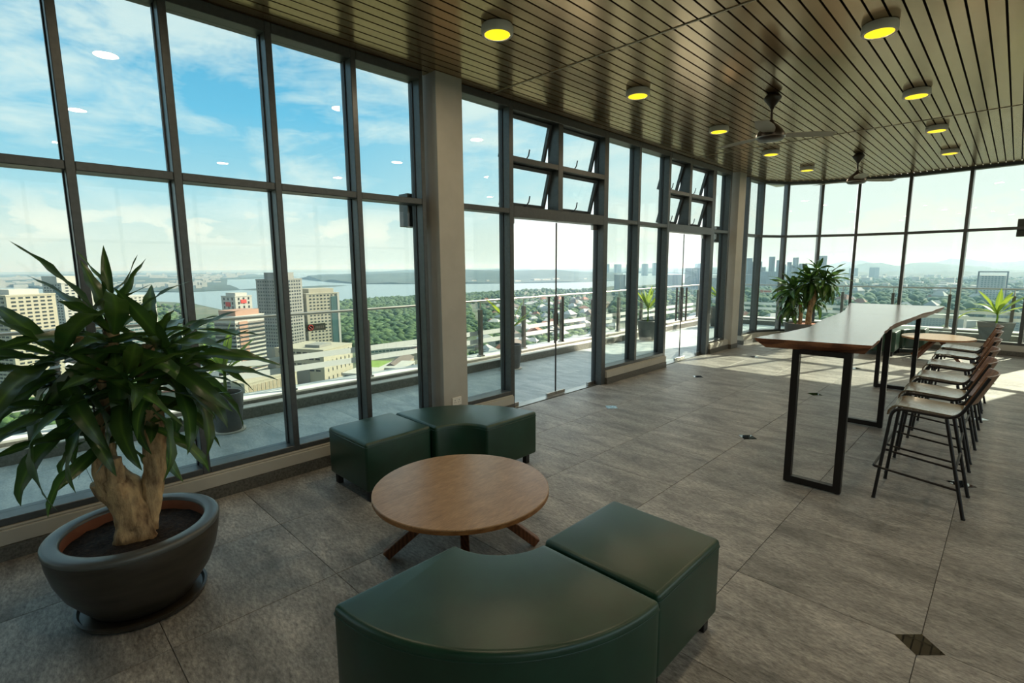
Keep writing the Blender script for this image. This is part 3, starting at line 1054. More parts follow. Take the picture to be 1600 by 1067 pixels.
def make_fan():
    t = thing('ceiling_fan', '', 'fan', (0, 0, 0), 0, 'ceiling fans')
    MB().lathe([(0.055, 0.0), (0.085, -0.035), (0.088, -0.05), (0.06, -0.09), (0.03, -0.13), (0.016, -0.16)], 28).build('canopy', 'fan_body', t, smooth=60)
    MB().tube([(0, 0, -0.14), (0, 0, -0.31)], 0.013, 12).build('down_rod', 'fan_body', t, smooth=50)
    MB().lathe([(0.018, -0.27), (0.035, -0.30), (0.085, -0.34), (0.125, -0.385), (0.142, -0.42), (0.143, -0.445)], 36).build('motor_cover', 'fan_body', t, smooth=60)
    MB().lathe([(0.143, -0.444), (0.147, -0.449), (0.143, -0.456)], 36).build('rim', 'steel', t, smooth=60)
    MB().lathe([(0.142, -0.455), (0.12, -0.478), (0.05, -0.487)], 36).build('motor_base', 'fan_body', t, smooth=60)
    for k in range(3):
        a = k * 2 * PI / 3
        m = MB()
        n = 10
        v, f = [], []
        for i in range(n + 1):
            r_ = 0.15 + 0.52 * i / n
            w_ = 0.055 + 0.035 * math.sin(PI * min(1, i / n * 1.1) * 0.9)
            for s_, sg in ((-1, 0.006), (1, -0.006)):
                for dz in (0, 0.003):
                    v.append((r_ * math.cos(a) - s_ * w_ * math.sin(a), r_ * math.sin(a) + s_ * w_ * math.cos(a), -0.425 + sg + dz))
        for i in range(n):
            a0, c0 = i * 4, i * 4 + 4
            f += [(a0, c0, c0 + 2, a0 + 2), (a0 + 1, a0 + 3, c0 + 3, c0 + 1), (a0, a0 + 1, c0 + 1, c0), (a0 + 2, c0 + 2, c0 + 3, a0 + 3)]
        f += [(0, 2, 3, 1), (n * 4, n * 4 + 1, n * 4 + 3, n * 4 + 2)]
        m.add(v, f).build('blade', 'fan_blade', t)
    return t


fn = make_fan()
for i, (x, y, rz, lb) in enumerate(((-2.05, 6.08, 0.72, 'dark bell-shaped ceiling fan nearer to the viewer'), (-2.06, 10.29, 0.85, 'dark bell-shaped ceiling fan farther away, before the curved window'))):
    o = fn if i == 0 else copy_tree(fn)
    o.location = (x, y, CZ)
    o.rotation_euler = (0, 0, rz)
    o['label'] = lb

# ---------------------------------------------------------------- plants


def leaf_mesh(name, L, Wd, bend, m, seg=11, th0=0.0, curl=0.3, wave=0.0, seed=0):
    v, f, uv = [], [], []
    x = z = 0.0
    nw = 4
    for i in range(seg + 1):
        s_ = i / seg
        th = th0 - bend * s_ ** 1.4
        if i:
            x += math.cos(th) * L / seg
            z += math.sin(th) * L / seg
        w_ = Wd * 0.5 * (0.34 + 0.66 * min(1, s_ / 0.35) ** 0.8) * (1 - max(0, (s_ - 0.45) / 0.55) ** 2.0) if s_ < 1 else 0.0005
        fold = curl * (1 - 0.6 * s_)
        tw = 0.35 * math.sin(seed * 2.1 + s_ * 2.2) * s_
        for k in range(nw + 1):
            u = 2 * k / nw - 1
            yy = u * w_
            zz_ = abs(u) * w_ * fold + wave * math.sin(s_ * 19 + seed + u) * abs(u) * w_
            y2 = yy * math.cos(tw) - zz_ * math.sin(tw)
            z2 = yy * math.sin(tw) + zz_ * math.cos(tw)
            v.append((x - math.sin(th) * z2, y2, z + math.cos(th) * z2))
            uv.append((s_, k / nw))
    for i in range(seg):
        for k in range(nw):
            a = i * (nw + 1) + k
            f.append((a, a + nw + 1, a + nw + 2, a + 1))
    me = bpy.data.meshes.new(name)
    me.from_pydata(v, [], f)
    ul = me.uv_layers.new(name='uv')
    for lp_ in me.loops:
        ul.data[lp_.index].uv = uv[lp_.vertex_index]
    me.materials.append(M[m])
    me.polygons.foreach_set('use_smooth', [True] * len(me.polygons))
    return me


BIG = [leaf_mesh('leaf', L, W_, bd, 'dracaena_leaf', 12, 0.0, 0.36, 0.22, k) for k, (L, W_, bd) in enumerate(
    ((0.52, 0.086, 0.35), (0.58, 0.092, 0.6), (0.54, 0.088, 0.85), (0.56, 0.094, 1.1), (0.45, 0.075, 0.15), (0.56, 0.094, 1.35), (0.40, 0.07, 0.5)))]
BIGE = [(0, 4, 6), (0, 1, 6), (1, 2, 6), (2, 3, 5), (3, 5)]


def crown(par, head, n, seed, size=1.0, lean=(0, 0), emin=-75, emax=78, meshes=BIG, droop=0, wide=1.0):
    rnd = random.Random(seed)
    for i in range(n):
        f = (i + 0.5) / n
        el = R(emax + (emin - emax) * f ** 1.15 + rnd.uniform(-9, 9))
        az = i * 2.399963 + seed + rnd.uniform(-0.3, 0.3)
        grp = BIGE[min(4, int(f * 5) + droop)]
        me = meshes[rnd.choice(grp) % len(meshes)]
        d = Vector((math.cos(el) * math.cos(az) + lean[0], math.cos(el) * math.sin(az) + lean[1], math.sin(el)))
        az2, el2 = math.atan2(d.y, d.x), math.atan2(d.z, math.hypot(d.x, d.y))
        s_ = size * rnd.uniform(0.82, 1.12)
        o = ob('leaf', me, par, (head[0] + 0.02 * math.cos(az2), head[1] + 0.02 * math.sin(az2), head[2] - 0.16 * f * size), (rnd.uniform(-0.75, 0.75), -el2, az2), (s_, s_ * wide, s_))
    return


def trunk(par, pts, rad, name='trunk', seed=0, n=22):
    """bumpy tapering stem"""
    P, Q = [], []
    pts = [Vector(p) for p in pts]
    for i in range(len(pts) - 1):
        for k in range(9):
            f = k / 9
            P.append(pts[i].lerp(pts[i + 1], f))
            Q.append(rad[i] + (rad[i + 1] - rad[i]) * f)
    P.append(pts[-1])
    Q.append(rad[-1])
    m = MB().tube(P, Q, n)
    out = []
    for (x, y, z) in m.v:
        d = noise.noise((x * 16 + seed, y * 16, z * 9)) * 0.45 + noise.noise((x * 48, y * 48 + seed, z * 22)) * 0.22
        i = min(range(len(P)), key=lambda j: (P[j] - Vector((x, y, z))).length)
        c = P[i]
        out.append((c.x + (x - c.x) * (1 + d * 0.7), c.y + (y - c.y) * (1 + d * 0.7), z))
    m.v = out
    return m.build(name, 'bark', par, smooth=70)


# near dracaena in the brown glazed bowl
PX, PY = -3.09, 0.376
t = thing('potted_dracaena', 'large dracaena in a brown glazed bowl with grey rim at the left window', 'plant', (PX, PY, 0))
MB().lathe([(0.0, 0.0), (0.262, 0.0), (0.278, 0.012), (0.285, 0.034), (0.272, 0.036), (0.262, 0.02), (0.0, 0.018)], 48, cap=False).build('saucer', 'brown_glaze', t, smooth=40)
bowl = [(0.0, 0.02), (0.20, 0.02), (0.222, 0.035), (0.262, 0.09), (0.312, 0.165), (0.345, 0.25), (0.362, 0.33), (0.366, 0.38), (0.364, 0.392)]
pot = MB().lathe(bowl, 64, cap=False).build('pot', 'brown_glaze', t, smooth=50)
MB().lathe([(0.364, 0.388), (0.371, 0.395), (0.371, 0.412), (0.366, 0.419), (0.355, 0.422), (0.308, 0.422), (0.301, 0.418), (0.298, 0.404)], 64, cap=False).build('rim', 'glaze_rim', pot, smooth=60)
MB().lathe([(0.297, 0.405), (0.300, 0.35), (0.29, 0.30)], 64, cap=False).build('inner_wall', 'terracotta', pot, smooth=60)
sm = MB()
for i in range(13):
    for k in range(40):
        a, r_ = 2 * PI * k / 40, 0.299 * i / 12
        sm.v.append((r_ * math.cos(a), r_ * math.sin(a), 0.352 + 0.02 * (1 - i / 12) + 0.010 * noise.noise((r_ * math.cos(a) * 14, r_ * math.sin(a) * 14, 0)) + random.uniform(-0.004, 0.004)))
for i in range(12):
    for k in range(40):
        l = (k + 1) % 40
        sm.f.append((i * 40 + k, (i + 1) * 40 + k, (i + 1) * 40 + l, i * 40 + l))
sm.build('soil', 'soil', t, smooth=60)


def rel(r, u, z):
    """offset r metres to the viewer's right, u towards the viewer, of the pot axis"""
    return (0.122 * r + 0.992 * u, 0.992 * r - 0.122 * u, z)


trunk(t, [rel(0.0, 0.02, 0.35), rel(-0.005, 0.02, 0.45), rel(-0.03, 0.0, 0.58), rel(-0.085, 0.0, 0.70)], [0.092, 0.078, 0.082, 0.075], 'trunk', 3)
trunk(t, [rel(-0.10, 0.03, 0.62), rel(-0.105, 0.03, 0.74), rel(-0.11, 0.03, 0.83)], [0.03, 0.034, 0.033], 'branch_stub', 5, 10)
trunk(t, [rel(-0.06, 0.04, 0.62), rel(-0.058, 0.045, 0.72), rel(-0.055, 0.045, 0.80)], [0.04, 0.037, 0.034], 'branch_stub', 8, 10)
trunk(t, [rel(0.055, 0.0, 0.36), rel(0.075, 0.0, 0.55), rel(0.11, 0.0, 0.72), rel(0.12, -0.02, 0.95), rel(0.11, -0.04, 1.18), rel(0.14, -0.04, 1.33)], [0.04, 0.045, 0.05, 0.045, 0.035, 0.025], 'trunk', 9)
trunk(t, [rel(-0.085, -0.02, 0.68), rel(-0.08, -0.05, 0.9), rel(-0.03, -0.06, 1.15), rel(0.0, -0.05, 1.45), rel(0.04, -0.05, 1.55)], [0.045, 0.042, 0.038, 0.03, 0.02], 'trunk', 12)
trunk(t, [rel(-0.04, -0.05, 1.1), rel(-0.10, 0.0, 1.28), rel(-0.13, 0.02, 1.4)], [0.03, 0.027, 0.022], 'branch', 15, 10)
HEADS = [(rel(-0.20, 0.05, 1.36), 24, 1.0, 1.0, (-0.05, -0.25)), (rel(0.0, 0.0, 1.45), 22, 2.2, 0.95, (0, 0)), (rel(0.17, -0.02, 1.35), 24, 3.7, 0.98, (0.05, 0.3)),
         (rel(0.25, 0.03, 1.25), 13, 5.1, 0.85, (0.05, 0.35)), (rel(0.03, 0.10, 1.22), 18, 6.3, 0.85, (0.25, 0)), (rel(-0.15, 0.06, 1.14), 13, 7.9, 0.78, (0.05, -0.3)),
         (rel(0.10, 0.08, 1.02), 9, 9.2, 0.7, (0.2, 0.1)), (rel(-0.07, 0.06, 0.97), 9, 10.4, 0.68, (0.1, -0.2))]
for hd, n_, sd, sz, ln in HEADS:
    crown(t, hd, n_, sd, sz, ln, emin=-45 if hd[2] > 1.3 else -32, emax=64 if sd == 2.2 else 44)
for dr_, a_ in ((0.0, 0.3), (0.05, 1.6)):
    ob('leaf', BIG[4], t, rel(0.0 + dr_, 0.0, 1.50), (0.2, -R(82 - a_ * 10), 2.6 + a_), (0.75, 0.6, 0.75))

# far dracaena behind the bar table
t2 = thing('potted_dracaena', 'tall dracaena in a grey bowl planter behind the far end of the bar table', 'plant', (-3.2, 12.35, 0))
MB().lathe([(0.0, 0.0), (0.27, 0.0), (0.31, 0.08), (0.375, 0.25), (0.40, 0.42), (0.40, 0.455), (0.37, 0.455), (0.36, 0.40), (0.0, 0.39)], 48, cap=False).build('pot', 'grey_pot', t2, smooth=50)
MB().lathe([(0.36, 0.40), (0.34, 0.425), (0.0, 0.43)], 40, cap=False).build('soil', 'terracotta', t2, smooth=60)


def rel2(r, u, z):
    return (0.968 * r + 0.25 * u, 0.25 * r - 0.968 * u, z)


trunk(t2, [rel2(0.06, 0, 0.40), rel2(0.07, 0, 0.75), rel2(0.12, 0, 1.0), rel2(0.10, 0, 1.3)], [0.055, 0.055, 0.07, 0.04], 'trunk', 21)
trunk(t2, [rel2(-0.10, 0, 0.40), rel2(-0.09, 0, 0.65), rel2(-0.12, 0.02, 0.85)], [0.045, 0.04, 0.03], 'trunk', 24)
for hd, n_, sd, sz, ln in ((rel2(0.04, 0, 1.42), 44, 1.5, 1.0, (0, 0)), (rel2(0.32, 0, 1.42), 34, 4.5, 0.95, (0.3, 0)), (rel2(-0.26, 0.02, 1.22), 40, 8.5, 1.0, (-0.25, -0.1)),
                           (rel2(0.16, 0, 1.64), 18, 9.5, 0.7, (0, 0)), (rel2(-0.28, 0.05, 0.93), 30, 11.5, 0.85, (-0.25, -0.1)), (rel2(0.18, -0.1, 0.95), 16, 13.5, 0.65, (0.1, 0.1))):
    crown(t2, hd, n_, sd, sz * 0.95, ln, emin=-72, emax=62, droop=2, wide=1.2)

YL = [leaf_mesh('leaf', L, W_, bd, 'young_leaf', 8, 0.0, 0.30, 0.05, k) for k, (L, W_, bd) in enumerate(((0.44, 0.075, 0.25), (0.46, 0.075, 0.7), (0.42, 0.07, 1.1), (0.48, 0.07, 1.5)))]


def young_plant(loc, label, spec, hgt, potr=0.155, poth=0.42, square=False, stem=0.24):
    t = thing('potted_plant', label, 'plant', loc, 0, 'young plants in grey pots on the balcony')
    if square:
        prof = [(0.20, 0.0), (0.26, poth)]
        m = MB().lathe([(0.21, 0.0), (0.225, 0.02), (0.30, poth - 0.05), (0.31, poth), (0.28, poth), (0.26, poth - 0.05), (0.02, poth - 0.06)], 4)
    else:
        m = MB().lathe([(potr * 0.72, 0.0), (potr * 0.80, 0.02), (potr * 0.97, poth * 0.6), (potr * 1.04, poth - 0.01), (potr * 1.0, poth), (potr * 0.9, poth), (potr * 0.86, poth - 0.05), (0.01, poth - 0.055)], 32)
        MB().lathe([(potr * 0.95, -0.001), (potr * 1.02, 0.004), (potr * 1.04, 0.018), (potr * 0.9, 0.012)], 32).build('saucer', 'white_plastic', t, smooth=40)
    m.build('pot', 'grey_pot', t, smooth=45)
    MB().lathe([(potr * 0.86, poth - 0.05), (0.02, poth - 0.04)], 24).build('soil', 'soil', t)
    MB().tube([(0, 0, poth - 0.06), (0.01, 0, poth + stem * 0.5), (0.0, 0.01, poth + stem)], [0.02, 0.016, 0.013], 8).build('stem', 'young_leaf', t, smooth=60)
    for k, (az, el, mi, sc) in enumerate(spec):
        ob('leaf', YL[mi], t, (0, 0, poth + stem * (0.75 + 0.04 * k % 0.3)), (0.1 * ((k * 7) % 5 - 2), -R(el), R(az)), (sc * 1.2, sc * 1.35, sc * 1.2))
    return t


fan_ = [(80, 86, 0, 1.15), (50, 82, 0, 1.0), (60, 55, 0, 0.95), (40, 40, 1, 1.0), (225, 62, 0, 1.0), (230, 45, 1, 1.05), (140, 65, 0, 0.9), (310, 60, 1, 0.9), (70, 25, 1, 0.8), (190, 20, 2, 0.7), (250, 70, 0, 0.9)]
young_plant((-5.86, 1.60, -0.005), 'young green dracaena in a tapered grey pot outside the glass, behind the big plant', fan_, 1.0, 0.16, 0.42)
young_plant((-5.98, 6.05, -0.005), 'young dracaena with two spread leaves in a grey pot outside the first glass door', [(45, 48, 0, 1.2), (55, 40, 1, 1.1), (232, 55, 0, 1.25), (225, 50, 0, 1.0), (140, 70, 0, 0.9), (50, 70, 0, 0.9)], 1.0, 0.16, 0.42, stem=0.34)
young_plant((-6.0, 10.55, -0.005), 'young dracaena in a grey pot between the two glass doors', fan_, 1.0, 0.22, 0.46, stem=0.3)
young_plant((-5.9, 14.25, -0.005), 'young dracaena in a grey pot left of the second column', [(40, 45, 0, 1.0), (220, 60, 0, 1.1), (230, 40, 1, 1.2), (100, 70, 0, 1.0), (300, 65, 1, 1.0), (60, 20, 2, 0.9)], 1.0, 0.24, 0.55, stem=0.3)
young_plant((-0.22, 15.1, -0.005), 'young dracaena with arching leaves in a square grey pot at the far right', [(0, 35, 1, 1.4), (15, 50, 0, 1.2), (180, 30, 2, 1.4), (170, 20, 3, 1.5), (200, 60, 0, 1.2), (90, 75, 0, 1.1), (300, 60, 1, 1.1), (40, 65, 0, 1.0), (150, 50, 2, 1.2)], 1.0, 0.24, 0.46, True, 0.2)

# ---------------------------------------------------------------- the city far below (ground 120 m down)
GZ = -120.0
noisy('land', (0.055, 0.085, 0.040), (0.15, 0.15, 0.11), 0.95, 0.012, detail=9, lo=0.38, hi=0.66)
noisy('far_land', (0.022, 0.045, 0.040), (0.055, 0.08, 0.065), 0.95, 0.004, detail=8)
mat('strait_water', (0.22, 0.27, 0.29), 0.3)
noisy('grass_field', (0.17, 0.27, 0.05), (0.23, 0.34, 0.07), 0.9, 0.1)
mat('asphalt', (0.16, 0.16, 0.155), 0.85)
noisy('tree_crown', (0.020, 0.055, 0.014), (0.085, 0.150, 0.035), 0.85, 0.22, obj_var=0.5)
noisy('forest_crown', (0.022, 0.060, 0.020), (0.080, 0.130, 0.040), 0.9, 0.035, detail=5)
mat('tree_bark', (0.10, 0.075, 0.05), 0.9)
for nm, c in (('wall_cream', (0.409, 0.372, 0.285)), ('wall_white', (0.446, 0.434, 0.397)), ('wall_grey', (0.248, 0.242, 0.223)), ('wall_pink', (0.384, 0.223, 0.161)),
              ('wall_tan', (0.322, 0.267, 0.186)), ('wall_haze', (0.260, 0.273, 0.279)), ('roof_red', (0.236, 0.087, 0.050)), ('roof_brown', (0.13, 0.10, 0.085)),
              ('roof_pink', (0.341, 0.149, 0.124)), ('roof_white', (0.422, 0.422, 0.409)), ('roof_blue', (0.18, 0.36, 0.55)), ('sign_facade_red', (0.55, 0.05, 0.04))):
    mat(nm, c, 0.75)
mat('window_dark', (0.035, 0.045, 0.05), 0.25)
mat('window_teal', (0.06, 0.12, 0.12), 0.15)


def flat(name, poly, z, m):
    return st(MB().add([(x, y, z) for x, y in poly], [tuple(range(len(poly)))]).build(name, m))


flat('ground', [(60000 * math.cos(a), 60000 * math.sin(a)) for a in [k * PI / 24 for k in range(48)]], GZ, 'land')
flat('strait_water', [(-2600, -900), (-2464, 206), (-2452, 399), (-2109, 493), (-1640, 470), (-1692, 608), (-1792, 923), (-1846, 1312), (-1878, 1636), (-1888, 2063), (-1605, 2263), (-1787, 2687),
                      (-1690, 2752), (-1738, 3286), (-1668, 3856), (-2000, 8000), (-9000, 14000), (-16000, 6000), (-16000, -900)], GZ + 0.6, 'strait_water')


def land(name, poly, hill, seed, m='far_land'):
    """low rolling land mass beyond the water"""
    n = 40
    xs, ys = [p[0] for p in poly], [p[1] for p in poly]
    bm = bmesh.new()
    vs = [bm.verts.new((x, y, GZ + 1.0)) for x, y in poly]
    lo = [bm.verts.new((x, y, GZ - 1.0)) for x, y in poly]
    f = bm.faces.new(vs)
    for i in range(len(vs)):
        bm.faces.new((vs[i - 1], vs[i], lo[i], lo[i - 1]))
    bmesh.ops.triangulate(bm, faces=[f])
    for _ in range(5):
        es = [e for e in bm.edges if e.calc_length() > 260]
        if not es:
            break
        bmesh.ops.subdivide_edges(bm, edges=es, cuts=1)
        bmesh.ops.triangulate(bm, faces=bm.faces[:])
    edge = {v for e in bm.edges if e.is_boundary for v in e.verts}
    for v in bm.verts:
        if v.co.z > GZ and not v.is_boundary:
            d = min((v.co.xy - Vector(p)).length for p in poly)
            v.co.z += min(1, d / 900) * hill * max(0, 0.35 + noise.fractal((v.co.x / 1800 + seed, v.co.y / 1800, seed), 0.8, 2.1, 4))
            v.co.z += min(1, d / 250) * 7
    me = bpy.data.meshes.new(name)
    bm.to_mesh(me)
    bm.free()
    me.materials.append(M[m])
    return st(ob(name, me))


land('far_shore', [(-6300, -1500), (-6234, -119), (-4439, 255), (-3500, 502), (-3150, 711), (-3200, 1000), (-4300, 1250), (-6500, 1900), (-7200, 3000), (-16000, 4500), (-17000, -1500)], 30, 1.0)
land('far_shore', [(-3021, 1040), (-3161, 1500), (-3380, 1780), (-3150, 1330), (-3260, 1000)], 6, 2.0)
land('far_shore', [(-3578, 1954), (-3140, 2234), (-2708, 2676), (-2400, 3273), (-2450, 3873), (-3300, 5200), (-6200, 8400), (-10500, 9500), (-9000, 4200), (-6200, 2600), (-4600, 2150)], 75, 3.0)
land('far_shore', [(-2500, 5400), (-2100, 4700), (-1900, 5200), (-2300, 6500), (-2783, 6422)], 10, 4.0)
land('far_shore', [(-3200, 7200), (-2600, 9000), (-6000, 15000), (-12000, 13000), (-8000, 9600)], 60, 5.0)


def ridge(name, pts, h, width, seed):
    bb = MB()
    n = 90
    for i in range(n + 1):
        f = i / n
        p, d = along(pts, f * 0.999 * sum(math.dist(a, c) for a, c in zip(pts, pts[1:])))
        nn = Vector((d.y, -d.x))
        z = h * (0.55 + 0.6 * noise.fractal((f * 9 + seed, seed, 0), 0.7, 2.2, 5)) * min(1, f * 6, (1 - f) * 6)
        for k, (o, zf) in enumerate(((-1, 0.0), (-0.45, 0.62), (0, 1.0), (0.5, 0.6), (1, 0))):
            qx = p + nn * width * o
            bb.v.append((qx.x, qx.y, GZ - 3 + (max(0, z) * zf + 12 * zf * noise.noise((qx.x / 300, qx.y / 300, k)))))
    for i in range(n):
        for k in range(4):
            bb.f.append((i * 5 + k, i * 5 + k + 1, i * 5 + k + 6, i * 5 + k + 5))
    return st(bb.build(name, 'far_land', smooth=60))


ridge('hills', [(-3200, 9500), (-1500, 10500), (1500, 11000), (5000, 9000)], 215, 1300, 2.0)
ridge('hills', [(-5200, 15000), (-1000, 17000), (6000, 16000)], 300, 2200, 8.0)
ridge('hills', [(-2600, 6800), (-1400, 7000), (900, 7000), (3000, 6000)], 80, 800, 5.0)
flat('field', [(-537, 300), (-524, 334), (-567, 366), (-600, 338)], GZ + 0.5, 'grass_field')


def grid_windows(face, L, h, cols, rows, z0, fw=0.55, fh=0.5, edge=0.06, depth=0.25):
    """boxes for windows on the right (face 'r', y=0) or left (face 'l', x=0) side"""
    bb = MB()
    cw, rh = L * (1 - 2 * edge) / cols, (h - z0) / rows
    for i in range(cols):
        for j in range(rows):
            a = L * edge + cw * (i + (1 - fw) / 2)
            z = z0 + rh * (j + (1 - fh) / 2)
            if face == 'r':
                bb.box(a, a + cw * fw, -depth, 0.1, z, z + rh * fh)
            else:
                bb.box(-depth, 0.1, a, a + cw * fw, z, z + rh * fh)
    return bb


OCC = []


def tower(label, corner, ang, wl, wr, h, wall, wins=(), bands=None, extra=(), name='tower_block', cat='building', group=None, pent=None):
    """block whose nearest vertical edge stands at corner; wr runs along ang, wl at ang + 90 degrees"""
    a_ = R(ang)
    OCC.append((corner[0] + wr / 2 * math.cos(a_) - wl / 2 * math.sin(a_), corner[1] + wr / 2 * math.sin(a_) + wl / 2 * math.cos(a_), math.hypot(wr, wl) / 2 + 10))
    t = thing(name, label, cat, (corner[0], corner[1], GZ), R(ang), group)
    MB().box(0, wr, 0, wl, 0, h).build('body', wall, t)
    MB().box(-0.4, wr + 0.4, -0.4, wl + 0.4, h, h + 1.2).build('parapet', wall, t)
    for (fc, cols, rows, z0, fw, fh, m) in wins:
        stuff(grid_windows(fc, wr if fc == 'r' else wl, h, cols, rows, z0, fw, fh).build('windows', m, t))
    if bands:
        n_, m, z0, dep = bands
        bb = MB()
        fh = (h - z0) / n_
        for k in range(n_):
            bb.box(-dep, wr + dep, -dep, wl + dep, z0 + fh * (k + 0.25), z0 + fh * (k + 0.75))
        stuff(bb.build('window_bands', m, t))
    if pent:
        x0, x1, y0, y1, ph, pm = pent
        MB().box(wr * x0, wr * x1, wl * y0, wl * y1, h, h + ph).build('roof_housing', pm, t)
    for nm, m, bx in extra:
        MB().box(*bx).build(nm, m, t)
    return t


tower('pink and white striped office block, foremost of the towers left of the water', (-499, 149), 118, 24, 35, 78, 'wall_white', (), (17, 'wall_pink', 10, -0.0), name='office_block', pent=(0.1, 0.9, 0.1, 0.9, 6, 'wall_pink'),
      extra=(('facade_bay', 'wall_pink', (4, 14, -0.6, 0.5, 12, 74)),) + tuple(('window_band', 'window_dark', (1, 35, -0.7, 0.2, 13 + 3.8 * k, 14.5 + 3.8 * k)) for k in range(16))
      + tuple(('window_band', 'window_dark', (-0.7, 0.2, 1, 23, 13 + 3.8 * k, 14.5 + 3.8 * k)) for k in range(16)))
tower('cream podium with tall pilasters at the foot of the striped office block', (-478, 146), 112, 17, 60, 20, 'wall_cream', (('r', 12, 1, 2, 0.75, 0.75, 'wall_tan'), ('l', 9, 1, 2, 0.75, 0.75, 'wall_grey')), name='podium')
tower('white slim tower with red emblems rising behind the striped office block', (-735, 222), 112, 26, 26, 85, 'wall_white', (('r', 3, 14, 6, 0.3, 0.6, 'window_dark'), ('l', 3, 14, 6, 0.3, 0.6, 'window_dark')),
      extra=(('roof_step', 'wall_white', (4, 22, 4, 22, 85, 90)), ('emblem', 'sign_facade_red', (8, 17, -0.6, 0.2, 76, 81)), ('emblem', 'sign_facade_red', (-0.6, 0.2, 9, 18, 72, 78))))
tower('tallest grey tower with rows of small windows and a set-back top', (-640, 240), 117, 30, 46, 108, 'wall_grey', (('l', 7, 24, 8, 0.45, 0.42, 'window_dark'), ('r', 9, 24, 8, 0.55, 0.5, 'window_dark')), pent=(0.2, 0.8, 0.15, 0.85, 9, 'wall_grey'),
      extra=(('corner_fin', 'wall_cream', (-0.8, 2.2, -0.8, 2.2, 0, 109)), ('podium', 'wall_grey', (-6, 46, -6, 34, 0, 26))))
tower('cream hotel-like tower with six columns of dark windows beside the forest', (-660, 285), 92, 36, 46, 88, 'wall_cream', (('r', 8, 17, 14, 0.5, 0.4, 'window_dark'), ('l', 2, 17, 14, 0.3, 0.6, 'window_dark')), pent=(0.12, 0.88, 0.1, 0.9, 7, 'wall_cream'),
      extra=(('glass_bay', 'window_teal', (34, 43, -0.8, 0.3, 4, 84)), ('side_fin', 'wall_white', (43, 46, -1.2, 0.5, 0, 88))))
tower('cream podium block with a slanted lit face below the cream tower', (-498, 229), 118, 60, 50, 38, 'wall_cream', (('r', 6, 4, 4, 0.16, 0.4, 'window_dark'), ('l', 7, 4, 14, 0.7, 0.3, 'window_dark')), name='podium',
      extra=(('parapet_box', 'wall_grey', (10, 30, 12, 30, 38, 42)), ('dark_bay', 'wall_grey', (-0.8, 0.5, 18, 36, 2, 20))))
tower('cream apartment tower with tiers of balconies at the left edge', (-660, 6), 118, 46, 40, 98, 'wall_cream', (('l', 7, 26, 4, 0.7, 0.45, 'window_dark'), ('r', 6, 26, 4, 0.6, 0.45, 'window_dark')), pent=(0.2, 0.8, 0.2, 0.8, 6, 'wall_white'))
tower('white stepped apartment tower behind the left dracaena', (-900, 62), 112, 44, 44, 104, 'wall_white', (('l', 6, 26, 4, 0.5, 0.42, 'window_dark'), ('r', 6, 26, 4, 0.5, 0.42, 'window_dark')), pent=(0.0, 0.5, 0.2, 1.0, 10, 'wall_white'))
tower('white apartment tower, farther of the pair behind the left dracaena', (-880, 128), 115, 36, 40, 84, 'wall_white', (('l', 6, 22, 4, 0.5, 0.42, 'window_dark'), ('r', 6, 22, 4, 0.5, 0.42, 'window_dark')))
tower('grey glazed block between the apartment towers on the left', (-760, 95), 112, 40, 44, 62, 'wall_haze', (('l', 8, 15, 4, 0.8, 0.5, 'window_teal'), ('r', 8, 15, 4, 0.8, 0.5, 'window_teal')))
tower('white car park with open decks left of the green field', (-468, 262), 122, 30, 34, 12, 'wall_white', (('r', 3, 2, 3, 0.85, 0.4, 'window_dark'), ('l', 3, 2, 3, 0.85, 0.4, 'window_dark')), name='car_park')
tower('white low deck building in front of the green field', (-474, 305), 126, 26, 44, 11, 'wall_white', (('r', 4, 2, 2, 0.9, 0.45, 'window_dark'), ('l', 3, 2, 2, 0.9, 0.45, 'window_dark')), name='car_park')
tower('long white school block behind the green field', (-604, 338), 72, 14, 78, 13, 'wall_white', (('r', 14, 3, 1, 0.8, 0.5, 'window_teal'),), name='school_building')
tower('white low hall with a blue banner near the podium', (-470, 238), 118, 16, 14, 9, 'wall_white', (), name='hall', extra=(('banner', 'roof_blue', (2, 12, -0.6, 0.2, 2, 8)),))
tower('pair tower of grey flats on the near bank, left one', (-1225, 1905), 75, 34, 34, 84, 'wall_haze', (('r', 4, 1, 6, 0.35, 0.95, 'wall_white'),))
tower('pair tower of grey flats on the near bank, right one', (-1190, 1945), 75, 34, 40, 92, 'wall_haze', (('r', 4, 1, 6, 0.35, 0.95, 'wall_white'),))
tower('low grey flats before the water seen through the second door', (-1180, 2300), 70, 40, 62, 78, 'wall_haze', (('r', 6, 1, 6, 0.4, 0.95, 'wall_white'),))
tower('tall grey flats before the water seen through the second door', (-1110, 2345), 70, 40, 56, 110, 'wall_haze', (('r', 5, 1, 6, 0.4, 0.95, 'window_teal'),))
tower('wide grey flats joined beside the tall ones before the water', (-1050, 2380), 66, 40, 74, 62, 'wall_haze', (('r', 8, 1, 6, 0.5, 0.95, 'wall_white'),))
tower('pale slab block under a dark roof frame at the right', (-88, 2300), -2, 60, 64, 82, 'wall_white', (('r', 7, 12, 4, 0.55, 0.5, 'window_teal'),),
      extra=(('roof_frame', 'window_dark', (-5, 69, 0, 8, 93, 97)), ('frame_leg', 'window_dark', (-5, -1, 0, 8, 0, 97)), ('frame_leg', 'window_dark', (65, 69, 0, 8, 0, 97))))
for i, (x, y, a, L_, h_, lb) in enumerate(((-165, 1150, -8, 110, 34, 'long white apartment slab with a grid of balconies, left of two under the bar stools'), (-30, 1165, 3, 120, 40, 'long white apartment slab with a grid of balconies, right of two near the square pot'))):
    tower(lb, (x, y), a, 20, L_, h_, 'wall_white', (('r', 22, 9, 1, 0.62, 0.55, 'wall_haze'),), name='apartment_slab')
